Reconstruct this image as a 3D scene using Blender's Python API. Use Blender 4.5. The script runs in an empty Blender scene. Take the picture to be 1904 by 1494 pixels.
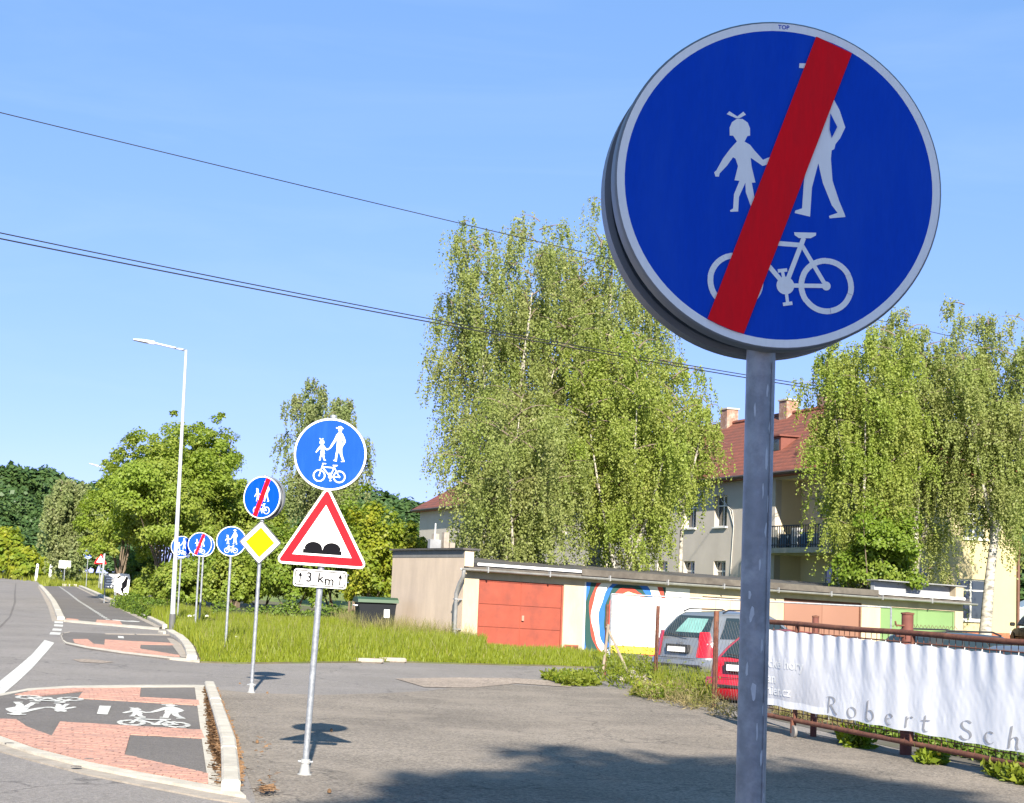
import bpy, bmesh, math, random
import numpy as np
from mathutils import Vector, Matrix
from mathutils.geometry import tessellate_polygon

# ------------------------------------------------------------------ camera, sky, sun, exposure
sc = bpy.context.scene
COL = sc.collection
FOC = 3200.0                 # focal length in photo pixels (photo is 1904 x 1494)
CAM_H = 1.8
ROLL = math.atan(0.040)
PITCH = math.atan(354.5 * math.cos(ROLL) / FOC)
SUN_AZ, SUN_EL = 5.5, 29.0   # degrees; the sun stands behind the camera, a little to the right

cam = bpy.data.cameras.new('camera')
cam.sensor_fit = 'HORIZONTAL'
cam.sensor_width = 36.0
cam.lens = 36.0 * FOC / 1904.0
cam.clip_end = 3000.0
cam_o = bpy.data.objects.new('camera', cam)
COL.objects.link(cam_o)
cam_o.matrix_world = (Matrix.Translation((0, 0, CAM_H)) @ Matrix.Rotation(math.pi / 2 + PITCH, 4, 'X')
                      @ Matrix.Rotation(ROLL, 4, 'Z'))
sc.camera = cam_o

world = bpy.data.worlds.new('World')
sc.world = world
world.use_nodes = True
wn, wl = world.node_tree.nodes, world.node_tree.links
bg = wn['Background']
sky = wn.new('ShaderNodeTexSky')
sky.sky_type = 'NISHITA'
sky.sun_disc = False
sky.sun_elevation = math.radians(SUN_EL)
sky.sun_rotation = math.radians(180 - SUN_AZ)
sky.altitude = 300
sky.air_density = 0.5
sky.dust_density = 0.0
sky.ozone_density = 4.0
bg.inputs['Strength'].default_value = 0.10
sx_ = wn.new('ShaderNodeSeparateColor'); sg = wn.new('ShaderNodeCombineColor')     # flatter gradient of a clear late-spring sky
for i_, pw in enumerate((0.60, 0.42, 0.60)):
    mp_ = wn.new('ShaderNodeMath'); mp_.operation = 'POWER'; mp_.inputs[1].default_value = pw
    wl.new(sx_.outputs[i_], mp_.inputs[0]); wl.new(mp_.outputs[0], sg.inputs[i_])
st = wn.new('ShaderNodeMix'); st.data_type = 'RGBA'; st.blend_type = 'MULTIPLY'; st.inputs[0].default_value = 1.0
st.inputs[7].default_value = (0.93, 1.31, 1.50, 1)
wl.new(sky.outputs[0], sx_.inputs[0])
wl.new(sg.outputs[0], st.inputs[6])
# faint high cirrus streaks
tcw = wn.new('ShaderNodeTexCoord'); mpw = wn.new('ShaderNodeMapping'); mpw.inputs['Scale'].default_value = (2.2, 2.2, 13.0); mpw.inputs['Rotation'].default_value = (0.06, -0.10, 0.4)
nzw = wn.new('ShaderNodeTexNoise'); nzw.inputs['Scale'].default_value = 1.6; nzw.inputs['Detail'].default_value = 7; nzw.inputs['Roughness'].default_value = .55; nzw.inputs['Distortion'].default_value = .6
mrw = wn.new('ShaderNodeMapRange'); mrw.inputs['From Min'].default_value = .48; mrw.inputs['From Max'].default_value = .78; mrw.inputs['To Max'].default_value = .12
mxw = wn.new('ShaderNodeMix'); mxw.data_type = 'RGBA'; mxw.inputs[7].default_value = (2.6, 3.2, 3.7, 1)
wl.new(tcw.outputs['Generated'], mpw.inputs['Vector']); wl.new(mpw.outputs[0], nzw.inputs['Vector']); wl.new(nzw.outputs['Fac'], mrw.inputs['Value'])
wl.new(mrw.outputs[0], mxw.inputs[0]); wl.new(st.outputs[2], mxw.inputs[6]); wl.new(mxw.outputs[2], bg.inputs['Color'])

sun = bpy.data.lights.new('sun', 'SUN')
sun.energy = 4.2
sun.angle = math.radians(0.53)
sun.color = (1.0, 0.925, 0.80)
sun_o = bpy.data.objects.new('sun', sun)
COL.objects.link(sun_o)
sd = Vector((math.sin(math.radians(SUN_AZ)) * math.cos(math.radians(SUN_EL)),
             -math.cos(math.radians(SUN_AZ)) * math.cos(math.radians(SUN_EL)), math.sin(math.radians(SUN_EL))))
sun_o.rotation_euler = sd.to_track_quat('Z', 'Y').to_euler()
sun_o.location = (0, -20, 40)

vs = sc.view_settings
vs.view_transform = 'Standard'
vs.look = 'None'
vs.exposure = 1.62
vs.gamma = 1.0
vs.use_curve_mapping = False

# ------------------------------------------------------------------ survey helpers (photo pixel -> place)
_r = np.array([1, 0, 0.]); _f = np.array([0, math.cos(PITCH), math.sin(PITCH)]); _u = np.array([0, -math.sin(PITCH), math.cos(PITCH)])
_r2 = _r * math.cos(ROLL) + _u * math.sin(ROLL)
_u2 = _u * math.cos(ROLL) - _r * math.sin(ROLL)
_C = np.array([0, 0, CAM_H])

def T(x, y):
    """height of the terrain: level here, rising gently along the road to the far left"""
    k = (min(y, 300.0) - 34) / 7.0
    rise = 0.0088 * 7 * (math.log1p(math.exp(k)) if k < 40 else k)
    w = min(1.0, max(0.0, (1.0 - x) / 6.0))
    return rise * w * w * (3 - 2 * w)

def ray(px, py):
    return _f + _r2 * (px - 952) / FOC - _u2 * (py - 747) / FOC

def P(px, py, Y):
    d = ray(px, py)
    return _C + d * (Y / d[1])

def G(px, py, dz=0.0):
    """where that pixel meets the ground"""
    d = ray(px, py)
    def f(Y):
        p = _C + d * (Y / d[1])
        return p[2] - T(p[0], p[1]) - dz
    Y = 2.0
    while Y < 600 and f(Y) > 0:
        Y *= 1.02
    lo, hi = Y / 1.02, Y
    for _ in range(30):
        m = (lo + hi) / 2
        if f(m) > 0: lo = m
        else: hi = m
    return _C + d * (hi / d[1])

def GX(pts, dz=0.0):
    return [tuple(G(x, y, dz)[:2]) for x, y in pts]

# ------------------------------------------------------------------ mesh helpers
def lin(r, g, b):
    f = lambda c: ((c / 255 + 0.055) / 1.055) ** 2.4 if c / 255 > 0.04045 else c / 255 / 12.92
    return (f(r), f(g), f(b))

class MB:
    def __init__(s):
        s.v = []; s.f = []
    def add(s, vs_, fs_):
        o = len(s.v)
        s.v += [tuple(map(float, p)) for p in vs_]
        s.f += [tuple(i + o for i in f) for f in fs_]
        return s
    def box(s, c, size, M=None):
        x, y, z = [k / 2 for k in size]
        p = [(-x, -y, -z), (x, -y, -z), (x, y, -z), (-x, y, -z), (-x, -y, z), (x, -y, z), (x, y, z), (-x, y, z)]
        if M is not None: p = [M @ Vector(q) for q in p]
        p = [(q[0] + c[0], q[1] + c[1], q[2] + c[2]) for q in p]
        return s.add(p, [(0, 3, 2, 1), (4, 5, 6, 7), (0, 1, 5, 4), (1, 2, 6, 5), (2, 3, 7, 6), (3, 0, 4, 7)])
    def cbox(s, c, size, ch, M=None):
        """box with chamfered vertical+horizontal edges (cheap bevel)"""
        x, y, z = [k / 2 for k in size]
        pts = []
        for dz, inset in ((-z, ch), (-z + ch, 0), (z - ch, 0), (z, ch)):
            a, b = x - inset, y - inset
            q = min(ch, a * .9, b * .9)
            pts += [(-a + q, -b, dz), (a - q, -b, dz), (a, -b + q, dz), (a, b - q, dz), (a - q, b, dz), (-a + q, b, dz), (-a, b - q, dz), (-a, -b + q, dz)]
        if M is not None: pts = [M @ Vector(p) for p in pts]
        pts = [(p[0] + c[0], p[1] + c[1], p[2] + c[2]) for p in pts]
        fs_ = [tuple(reversed(range(8))), tuple(range(24, 32))]
        for k in range(3):
            for i in range(8):
                j = (i + 1) % 8
                fs_.append((k * 8 + i, k * 8 + j, k * 8 + 8 + j, k * 8 + 8 + i))
        return s.add(pts, fs_)
    def tube(s, pts, rad, n=8, cap=True):
        pts = [Vector(p) for p in pts]
        m = len(pts)
        if not hasattr(rad, '__len__'): rad = [rad] * m
        ref = None; vv = []
        for i, p in enumerate(pts):
            t = (pts[min(i + 1, m - 1)] - pts[max(i - 1, 0)])
            if t.length < 1e-9: t = Vector((0, 0, 1))
            t.normalize()
            if ref is None:
                ref = Vector((1, 0, 0)) if abs(t.x) < .9 else Vector((0, 1, 0))
            a = (ref - t * ref.dot(t)).normalized(); b = t.cross(a); ref = a
            for k in range(n):
                w = 2 * math.pi * k / n
                vv.append(p + (a * math.cos(w) + b * math.sin(w)) * rad[i])
        ff = []
        for i in range(m - 1):
            for k in range(n):
                q = (k + 1) % n
                ff.append((i * n + k, i * n + q, (i + 1) * n + q, (i + 1) * n + k))
        if cap:
            ff.append(tuple(reversed(range(n)))); ff.append(tuple(range((m - 1) * n, m * n)))
        return s.add(vv, ff)
    def lathe(s, prof, n=48, axis='Y', c=(0, 0, 0)):
        """prof: (r, h) pairs; turned about axis through c"""
        vv = []
        for r_, h in prof:
            for k in range(n):
                w = 2 * math.pi * k / n
                a, b = r_ * math.cos(w), r_ * math.sin(w)
                vv.append((c[0] + a, c[1] + h, c[2] + b) if axis == 'Y' else ((c[0] + a, c[1] + b, c[2] + h) if axis == 'Z' else (c[0] + h, c[1] + a, c[2] + b)))
        ff = []
        for i in range(len(prof) - 1):
            for k in range(n):
                q = (k + 1) % n
                ff.append((i * n + k, i * n + q, (i + 1) * n + q, (i + 1) * n + k))
        ff.append(tuple(range(n))); ff.append(tuple(reversed(range((len(prof) - 1) * n, len(prof) * n))))
        return s.add(vv, ff)
    def prism(s, poly, h0, h1, to=lambda x, y, h: (x, y, h)):
        n = len(poly)
        vv = [to(x, y, h0) for x, y in poly] + [to(x, y, h1) for x, y in poly]
        tri = tessellate_polygon([[Vector((x, y, 0)) for x, y in poly]])
        ff = [tuple(t) for t in tri] + [tuple(i + n for i in reversed(t)) for t in tri]
        ff += [(i, (i + 1) % n, (i + 1) % n + n, i + n) for i in range(n)]
        return s.add(vv, ff)
    def sheet(s, poly, h, to):
        tri = tessellate_polygon([[Vector((x, y, 0)) for x, y in poly]])
        return s.add([to(x, y, h) for x, y in poly], [tuple(t) for t in tri])
    def quad(s, a, b, c, d):
        return s.add([a, b, c, d], [(0, 1, 2, 3)])
    def mesh(s, name, smooth=None, fix=True):
        me = bpy.data.meshes.new(name)
        me.from_pydata(s.v, [], s.f)
        if fix:
            bm = bmesh.new(); bm.from_mesh(me)
            bmesh.ops.remove_doubles(bm, verts=bm.verts, dist=1e-5)
            bmesh.ops.recalc_face_normals(bm, faces=bm.faces)
            bm.to_mesh(me); bm.free()
        if smooth:
            me.polygons.foreach_set('use_smooth', [True] * len(me.polygons))
            me.set_sharp_from_angle(angle=math.radians(smooth))
        me.update()
        return me

def link(name, me, mat, parent=None, loc=None):
    o = bpy.data.objects.new(name, me)
    COL.objects.link(o)
    if mat is not None and me is not None and len(me.materials) == 0: me.materials.append(mat)
    if parent is not None: o.parent = parent
    if loc is not None: o.location = loc
    return o

def part(name, mb, mat, parent, smooth=None, fix=True):
    return link(name, mb.mesh(name, smooth, fix), mat, parent)

def tag(o, label, cat, group=None):
    o['label'] = label; o['category'] = cat
    if group: o['group'] = group
    return o

def thing(name, label, cat, loc=(0, 0, 0), rotz=0.0, group=None, lean=(0, 0)):
    o = bpy.data.objects.new(name, None)
    COL.objects.link(o)
    o.empty_display_size = .2
    o.location = loc; o.rotation_euler = (lean[1], lean[0], rotz)
    return tag(o, label, cat, group)

def structure(o):
    o['kind'] = 'structure'; return o

def stuff(o):
    o['kind'] = 'stuff'; return o

def clip(poly, clipper):
    """Sutherland-Hodgman; clipper convex and counter-clockwise"""
    out = list(poly)
    for i in range(len(clipper)):
        a, b = clipper[i], clipper[(i + 1) % len(clipper)]
        inp, out = out, []
        if not inp: return []
        side = lambda p: (b[0] - a[0]) * (p[1] - a[1]) - (b[1] - a[1]) * (p[0] - a[0])
        for k in range(len(inp)):
            p, q = inp[k - 1], inp[k]
            sp, sq = side(p), side(q)
            if (sp >= 0) != (sq >= 0):
                t = sp / (sp - sq)
                out.append((p[0] + (q[0] - p[0]) * t, p[1] + (q[1] - p[1]) * t))
            if sq >= 0: out.append(q)
    return out

def area(p):
    return abs(sum(p[i - 1][0] * p[i][1] - p[i][0] * p[i - 1][1] for i in range(len(p)))) / 2

def inside(x, y, poly):
    r_ = False
    for i in range(len(poly)):
        (x0, y0), (x1, y1) = poly[i - 1], poly[i]
        if (y0 > y) != (y1 > y) and x < (x1 - x0) * (y - y0) / (y1 - y0) + x0: r_ = not r_
    return r_

def drape(name, poly, top, mat, parent=None, bot=None, step=3.0, far=10.0):
    """a ground sheet that follows the terrain, with side walls down to bot if given"""
    bm = bmesh.new()
    tri = tessellate_polygon([[Vector((x, y, 0)) for x, y in poly]])
    vv = [bm.verts.new((x, y, 0)) for x, y in poly]
    for t in tri:
        try: bm.faces.new([vv[i] for i in t])
        except ValueError: pass
    ys = [p[1] for p in poly]; xs = [p[0] for p in poly]
    y = max(min(ys), 16.0)
    while y < max(ys):
        bmesh.ops.bisect_plane(bm, geom=bm.verts[:] + bm.edges[:] + bm.faces[:], dist=1e-5, plane_co=(0, y, 0), plane_no=(0, 1, 0))
        y += step if y < 80 else far
    if max(ys) > 30:
        for x in np.arange(-5, 1.01, 1.0):
            if min(xs) < x < max(xs):
                bmesh.ops.bisect_plane(bm, geom=bm.verts[:] + bm.edges[:] + bm.faces[:], dist=1e-5, plane_co=(x, 0, 0), plane_no=(1, 0, 0))
    for v in bm.verts: v.co.z = T(v.co.x, v.co.y) + top
    bmesh.ops.recalc_face_normals(bm, faces=bm.faces)
    for f in bm.faces:
        if f.normal.z < 0: f.normal_flip()
    if bot is not None:
        be = [e for e in bm.edges if len(e.link_faces) == 1]
        r_ = bmesh.ops.extrude_edge_only(bm, edges=be)
        for v in r_['geom']:
            if isinstance(v, bmesh.types.BMVert): v.co.z += bot - top
    me = bpy.data.meshes.new(name)
    bm.to_mesh(me); bm.free()
    return link(name, me, mat, parent)

def soup(name, quads):
    """fast mesh from an (n,4,3) or (n,3,3) array of loose faces"""
    n, k, _ = quads.shape
    me = bpy.data.meshes.new(name)
    me.vertices.add(n * k); me.loops.add(n * k); me.polygons.add(n)
    me.vertices.foreach_set('co', quads.astype(np.float32).ravel())
    me.loops.foreach_set('vertex_index', np.arange(n * k, dtype=np.int32))
    me.polygons.foreach_set('loop_start', np.arange(0, n * k, k, dtype=np.int32))
    me.update(calc_edges=True)
    return me

# ------------------------------------------------------------------ materials (procedural)
_M = {}
def nodes(name):
    m = bpy.data.materials.new(name); m.use_nodes = True
    nt = m.node_tree
    return m, nt.nodes, nt.links, nt.nodes['Principled BSDF']

def mat(name, base, rough=.6, metal=0.0, var=.12, scale=6.0, dark=None, dark_amt=0.0, dark_scale=2.0, bump=0.0, bump_scale=40.0, coat=0.0, spec=.5, space='Object', stretch=(1, 1, 1)):
    if name in _M: return _M[name]
    m, n, l, b = nodes(name)
    b.inputs['Roughness'].default_value = rough
    b.inputs['Metallic'].default_value = metal
    b.inputs['Coat Weight'].default_value = coat
    b.inputs['Specular IOR Level'].default_value = spec
    if space == 'World':
        tc = n.new('ShaderNodeNewGeometry'); vec = tc.outputs['Position']
    else:
        tc = n.new('ShaderNodeTexCoord'); vec = tc.outputs['Object']
    mp = n.new('ShaderNodeMapping'); mp.inputs['Scale'].default_value = stretch
    l.new(vec, mp.inputs['Vector']); vec = mp.outputs[0]
    nz = n.new('ShaderNodeTexNoise'); nz.inputs['Scale'].default_value = scale; nz.inputs['Detail'].default_value = 6; nz.inputs['Roughness'].default_value = .6
    l.new(vec, nz.inputs['Vector'])
    mr = n.new('ShaderNodeMapRange'); mr.inputs['From Min'].default_value = .3; mr.inputs['From Max'].default_value = .7
    mr.inputs['To Min'].default_value = 1 - var; mr.inputs['To Max'].default_value = 1 + var
    l.new(nz.outputs['Fac'], mr.inputs['Value'])
    mul = n.new('ShaderNodeMix'); mul.data_type = 'RGBA'; mul.blend_type = 'MULTIPLY'; mul.inputs[0].default_value = 1
    mul.inputs[6].default_value = (*base, 1)
    l.new(mr.outputs[0], mul.inputs[7])
    out = mul.outputs[2]
    if dark is not None and dark_amt > 0:
        n2 = n.new('ShaderNodeTexNoise'); n2.inputs['Scale'].default_value = dark_scale; n2.inputs['Detail'].default_value = 8; n2.inputs['Roughness'].default_value = .65
        l.new(vec, n2.inputs['Vector'])
        m2 = n.new('ShaderNodeMapRange'); m2.inputs['From Min'].default_value = .46; m2.inputs['From Max'].default_value = .66
        m2.inputs['To Max'].default_value = dark_amt
        l.new(n2.outputs['Fac'], m2.inputs['Value'])
        mx = n.new('ShaderNodeMix'); mx.data_type = 'RGBA'; mx.inputs[7].default_value = (*dark, 1)
        l.new(m2.outputs[0], mx.inputs[0]); l.new(out, mx.inputs[6]); out = mx.outputs[2]
    l.new(out, b.inputs['Base Color'])
    if bump > 0:
        n3 = n.new('ShaderNodeTexNoise'); n3.inputs['Scale'].default_value = bump_scale; n3.inputs['Detail'].default_value = 5
        l.new(vec, n3.inputs['Vector'])
        bp = n.new('ShaderNodeBump'); bp.inputs['Strength'].default_value = bump; bp.inputs['Distance'].default_value = .02
        l.new(n3.outputs['Fac'], bp.inputs['Height']); l.new(bp.outputs[0], b.inputs['Normal'])
    _M[name] = m
    return m

def leaf_mat(name, c1, c2, c3=None, trans=.35, clump=.9, rough=.5):
    """c1..c2 vary leaf by leaf, whole clumps lean to c3"""
    if name in _M: return _M[name]
    m, n, l, b = nodes(name)
    ge = n.new('ShaderNodeNewGeometry')
    mx = n.new('ShaderNodeMix'); mx.data_type = 'RGBA'
    mx.inputs[6].default_value = (*c1, 1); mx.inputs[7].default_value = (*c2, 1)
    l.new(ge.outputs['Random Per Island'], mx.inputs[0])
    col = mx.outputs[2]
    if c3 is not None:
        tc = n.new('ShaderNodeTexCoord')
        nz = n.new('ShaderNodeTexNoise'); nz.inputs['Scale'].default_value = clump; nz.inputs['Detail'].default_value = 3
        l.new(tc.outputs['Object'], nz.inputs['Vector'])
        mr = n.new('ShaderNodeMapRange'); mr.inputs['From Min'].default_value = .38; mr.inputs['From Max'].default_value = .65
        l.new(nz.outputs['Fac'], mr.inputs['Value'])
        m2 = n.new('ShaderNodeMix'); m2.data_type = 'RGBA'; m2.inputs[7].default_value = (*c3, 1)
        l.new(mr.outputs[0], m2.inputs[0]); l.new(col, m2.inputs[6]); col = m2.outputs[2]
    l.new(col, b.inputs['Base Color'])
    b.inputs['Roughness'].default_value = rough
    b.inputs['Specular IOR Level'].default_value = .3
    tr = n.new('ShaderNodeBsdfTranslucent')
    hs = n.new('ShaderNodeHueSaturation'); hs.inputs['Saturation'].default_value = 1.15; hs.inputs['Value'].default_value = 1.3
    l.new(col, hs.inputs['Color']); l.new(hs.outputs[0], tr.inputs['Color'])
    ms = n.new('ShaderNodeMixShader'); ms.inputs[0].default_value = trans
    l.new(b.outputs[0], ms.inputs[1]); l.new(tr.outputs[0], ms.inputs[2])
    l.new(ms.outputs[0], n['Material Output'].inputs['Surface'])
    _M[name] = m
    return m

def asphalt(name, base, speck=.35, patch=.16, scale=70.0, dust=None, dust_amt=.0, crack=.55, grit=.6):
    if name in _M: return _M[name]
    m, n, l, b = nodes(name)
    ge = n.new('ShaderNodeNewGeometry'); vec = ge.outputs['Position']
    def noise(sc_, det=4, rg=.6):
        z = n.new('ShaderNodeTexNoise'); z.inputs['Scale'].default_value = sc_; z.inputs['Detail'].default_value = det; z.inputs['Roughness'].default_value = rg
        l.new(vec, z.inputs['Vector']); return z.outputs['Fac']
    def rng(src, a, b_, lo, hi):
        q = n.new('ShaderNodeMapRange'); q.inputs['From Min'].default_value = a; q.inputs['From Max'].default_value = b_
        q.inputs['To Min'].default_value = lo; q.inputs['To Max'].default_value = hi
        l.new(src, q.inputs['Value']); return q.outputs[0]
    def mul(a, b_):
        q = n.new('ShaderNodeMath'); q.operation = 'MULTIPLY'; l.new(a, q.inputs[0]); l.new(b_, q.inputs[1]); return q.outputs[0]
    v = n.new('ShaderNodeTexVoronoi'); v.inputs['Scale'].default_value = scale; l.new(vec, v.inputs['Vector'])
    sp = n.new('ShaderNodeSeparateColor'); l.new(v.outputs['Color'], sp.inputs[0])
    s1 = rng(sp.outputs[0], 0, 1, 1 - speck, 1 + speck)
    s2 = rng(noise(.35, 6), .3, .7, 1 - patch, 1 + patch)
    s3 = rng(noise(9, 4), .3, .7, .93, 1.07)
    k = mul(mul(s1, s2), s3)
    mx = n.new('ShaderNodeMix'); mx.data_type = 'RGBA'; mx.blend_type = 'MULTIPLY'; mx.inputs[0].default_value = 1; mx.inputs[6].default_value = (*base, 1)
    l.new(k, mx.inputs[7]); col = mx.outputs[2]
    if dust is not None:
        d = rng(noise(.55, 7, .68), .5, .68, 0, dust_amt)
        m2 = n.new('ShaderNodeMix'); m2.data_type = 'RGBA'; m2.inputs[7].default_value = (*dust, 1)
        l.new(d, m2.inputs[0]); l.new(col, m2.inputs[6]); col = m2.outputs[2]
    # hairline cracks along the joints of a big, distorted cell pattern, and scattered pale grit
    dn = n.new('ShaderNodeTexNoise'); dn.inputs['Scale'].default_value = 1.3; dn.inputs['Detail'].default_value = 6; l.new(vec, dn.inputs['Vector'])
    dv = n.new('ShaderNodeMix'); dv.data_type = 'RGBA'; dv.blend_type = 'LINEAR_LIGHT'; dv.inputs[0].default_value = .55
    l.new(vec, dv.inputs[6]); l.new(dn.outputs['Color'], dv.inputs[7])
    cv = n.new('ShaderNodeTexVoronoi'); cv.feature = 'DISTANCE_TO_EDGE'; cv.inputs['Scale'].default_value = .30; l.new(dv.outputs[2], cv.inputs['Vector'])
    ck = rng(cv.outputs['Distance'], .0, .007, crack, 0)
    m3 = n.new('ShaderNodeMix'); m3.data_type = 'RGBA'; m3.inputs[7].default_value = (.035, .032, .03, 1); l.new(ck, m3.inputs[0]); l.new(col, m3.inputs[6]); col = m3.outputs[2]
    gv = n.new('ShaderNodeTexVoronoi'); gv.inputs['Scale'].default_value = 9; l.new(vec, gv.inputs['Vector'])
    gk = rng(gv.outputs['Distance'], .05, .09, grit, 0)
    m4 = n.new('ShaderNodeMix'); m4.data_type = 'RGBA'; m4.inputs[7].default_value = (.42, .37, .31, 1); l.new(gk, m4.inputs[0]); l.new(col, m4.inputs[6]); col = m4.outputs[2]
    l.new(col, b.inputs['Base Color'])
    b.inputs['Roughness'].default_value = .88
    b.inputs['Specular IOR Level'].default_value = .25
    bp = n.new('ShaderNodeBump'); bp.inputs['Strength'].default_value = .5; bp.inputs['Distance'].default_value = .012
    l.new(v.outputs['Distance'], bp.inputs['Height']); l.new(bp.outputs[0], b.inputs['Normal'])
    _M[name] = m
    return m

galv = mat('galvanised_steel', (.24, .255, .275), .5, .40, .18, 26, (.50, .52, .54), .40, 17, .06, 60)
plate_grey = mat('sign_back_grey', (.20, .215, .235), .5, .35, .08, 10)
s_white = mat('sign_white', (.88, .88, .86), .5, 0, .03, 60, (.74, .74, .72), .35, 5, spec=.15, stretch=(2.5, 2.5, .5))
s_blue = mat('sign_blue', (.0008, .057, .50), .5, 0, .05, 60, (.012, .085, .52), .45, 5, spec=.10, stretch=(2.5, 2.5, .5))
s_red = mat('sign_red', (.84, .006, .014), .5, 0, .05, 60, (.60, .012, .02), .5, 5, spec=.10, stretch=(2.5, 2.5, .5))
s_black = mat('sign_black', (.006, .006, .008), .7, 0, .05, 3, spec=.05)
s_yellow = mat('sign_yellow', (.86, .46, .002), .55, 0, .02, 3, spec=.06)
paint = mat('road_paint', (.62, .61, .56), .75, 0, .12, 18, (.26, .25, .24), .85, 9, space='World')
concrete = mat('kerb_concrete', (.47, .43, .36), .88, 0, .13, 5, (.27, .24, .19), .45, 2.2, .25, 60, space='World')
concrete_sand = mat('sandy_concrete', (.33, .285, .235), .9, 0, .16, 9, (.20, .17, .14), .6, 3, .3, 60, space='World')
rust = mat('rusty_iron', (.115, .042, .026), .85, .1, .35, 14, (.20, .085, .045), .7, 5, .2, 70)

# ------------------------------------------------------------------ ground, road, paths
rng = random.Random(7)
nrg = np.random.default_rng(11)
a_road = asphalt('road_asphalt', (.218, .198, .184), .25, .14, 60, (.21, .19, .165), .35)
a_path = asphalt('path_asphalt', (.150, .135, .124), .30, .14, 90, crack=.0, grit=.35)
a_yard = asphalt('coarse_asphalt', (.205, .176, .146), .40, .24, 46, (.28, .238, .195), .7)
soil = mat('soil', (.10, .085, .05), .95, 0, .3, 3, (.08, .11, .02), .8, .9, space='World')
meadow = mat('meadow_ground', (.135, .185, .028), .95, 0, .3, 1.2, (.10, .11, .03), .6, .25, space='World')
gravel = asphalt('pale_gravel', (.30, .245, .20), .4, .2, 35)
debris_m = mat('dry_needles', (.17, .095, .045), .95, 0, .4, 30)
red_paver = mat('red_paver', (.44, .235, .175), .85, 0, .22, 12, (.30, .18, .145), .75, 2.0, .15, 90, space='World')

structure(drape('ground', [(-1500, -80), (1500, -80), (1500, 2500), (-1500, 2500)], -.05, meadow, far=25))
road = structure(drape('road', [(-90, -60), (34, -60), (34, 51), (-2, 51), (-9, 54), tuple(G(119, 1156)[:2]), tuple(G(100, 1122)[:2]), tuple(G(77, 1091)[:2]),
                                tuple(G(66, 1078)[:2]), tuple(G(45, 1068)[:2]), (-78, 255), (-190, 262), (-190, 100)], 0, a_road))
yard = structure(drape('forecourt', GX([(404, 1283), (470, 1290), (600, 1293), (720, 1290), (800, 1285), (900, 1271), (1050, 1279)])
                       + [(3.0, 34.4), (3.3, 29.5), (4.35, 24.3), (5.7, 17.6), (8.6, 6), (8.6, -40), (-1.0, -40), (-1.0, 8)] + GX([(474, 1482)]), .006, a_yard))
structure(drape('dirt_patch', GX([(735, 1263), (850, 1261), (960, 1262), (1085, 1272), (1060, 1279), (960, 1272), (880, 1280), (790, 1279)]), .011, gravel))
structure(drape('gravel_patch', GX([(135, 1227), (160, 1226), (190, 1229), (212, 1232), (190, 1234), (150, 1232)]), .008, gravel))
structure(drape('yard_ground', [(3.6, 34.4), (3.75, 29.5), (4.75, 24.3), (6.1, 17.6), (9.0, 6), (28, 6), (30, 50), (6, 50)], .004, mat('yard_gravel', (.10, .088, .075), .95, 0, .3, 6, (.07, .075, .03), .6, 1.2, .4, 40, space='World')))
verge_poly = GX([(373, 1233), (460, 1235), (560, 1234), (650, 1233), (730, 1232), (900, 1237), (1000, 1239), (1095, 1243)]) + [
    (3.9, 46.5), (4.5, 53.0), (3, 62), (-6, 82), (-14, 105), (-24, 134)] + GX([(147, 1091), (222, 1126.5), (303, 1166), (322, 1181), (346, 1191), (362, 1205)])
verge = structure(drape('grass_verge', verge_poly, .03, soil, bot=-.02))
# dark sealed crack in the main road
drape('crack_seal', GX([(28.5, 1085), (30.5, 1085), (29, 1105), (30, 1120), (20, 1148), (3, 1166), (0, 1168), (0, 1164), (17, 1147), (26, 1120), (26, 1105)]), .004, a_path, road)
def line_mark(px, parent=road, dz=.005, name='road_line'):
    return drape(name, GX(px), dz, paint, parent)
line_mark([(83, 1190.5), (101, 1196), (60, 1243), (30, 1271), (0, 1296), (-60, 1340), (-60, 1308), (0, 1267), (30, 1243), (60, 1217)])
for z in ([(230, 200), (320, 203), (318, 223), (232, 220)], [(228, 233), (320, 236), (318, 257), (226, 253)], [(215, 276), (308, 280), (302, 301), (207, 297)], [(190, 314), (298, 319), (288, 342), (178, 338)]):
    line_mark([(60 + x / 5.6, 1120 + y / 5.6) for x, y in z])
line_mark([(28, 1069.5), (56, 1072), (56, 1073), (28, 1070.5)])
line_mark([(0, 1071), (3, 1071), (3, 1072), (0, 1072)])

def resample(pts, step):
    pts = [Vector(p) for p in pts]
    d = [0]
    for i in range(1, len(pts)): d.append(d[-1] + (pts[i] - pts[i - 1]).length)
    n = max(1, round(d[-1] / step)); out = []
    for k in range(n + 1):
        t = d[-1] * k / n
        i = max(j for j in range(len(d)) if d[j] <= t + 1e-9)
        i = min(i, len(pts) - 2)
        q = (t - d[i]) / max(1e-9, d[i + 1] - d[i])
        out.append(pts[i].lerp(pts[i + 1], q))
    return out

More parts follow.
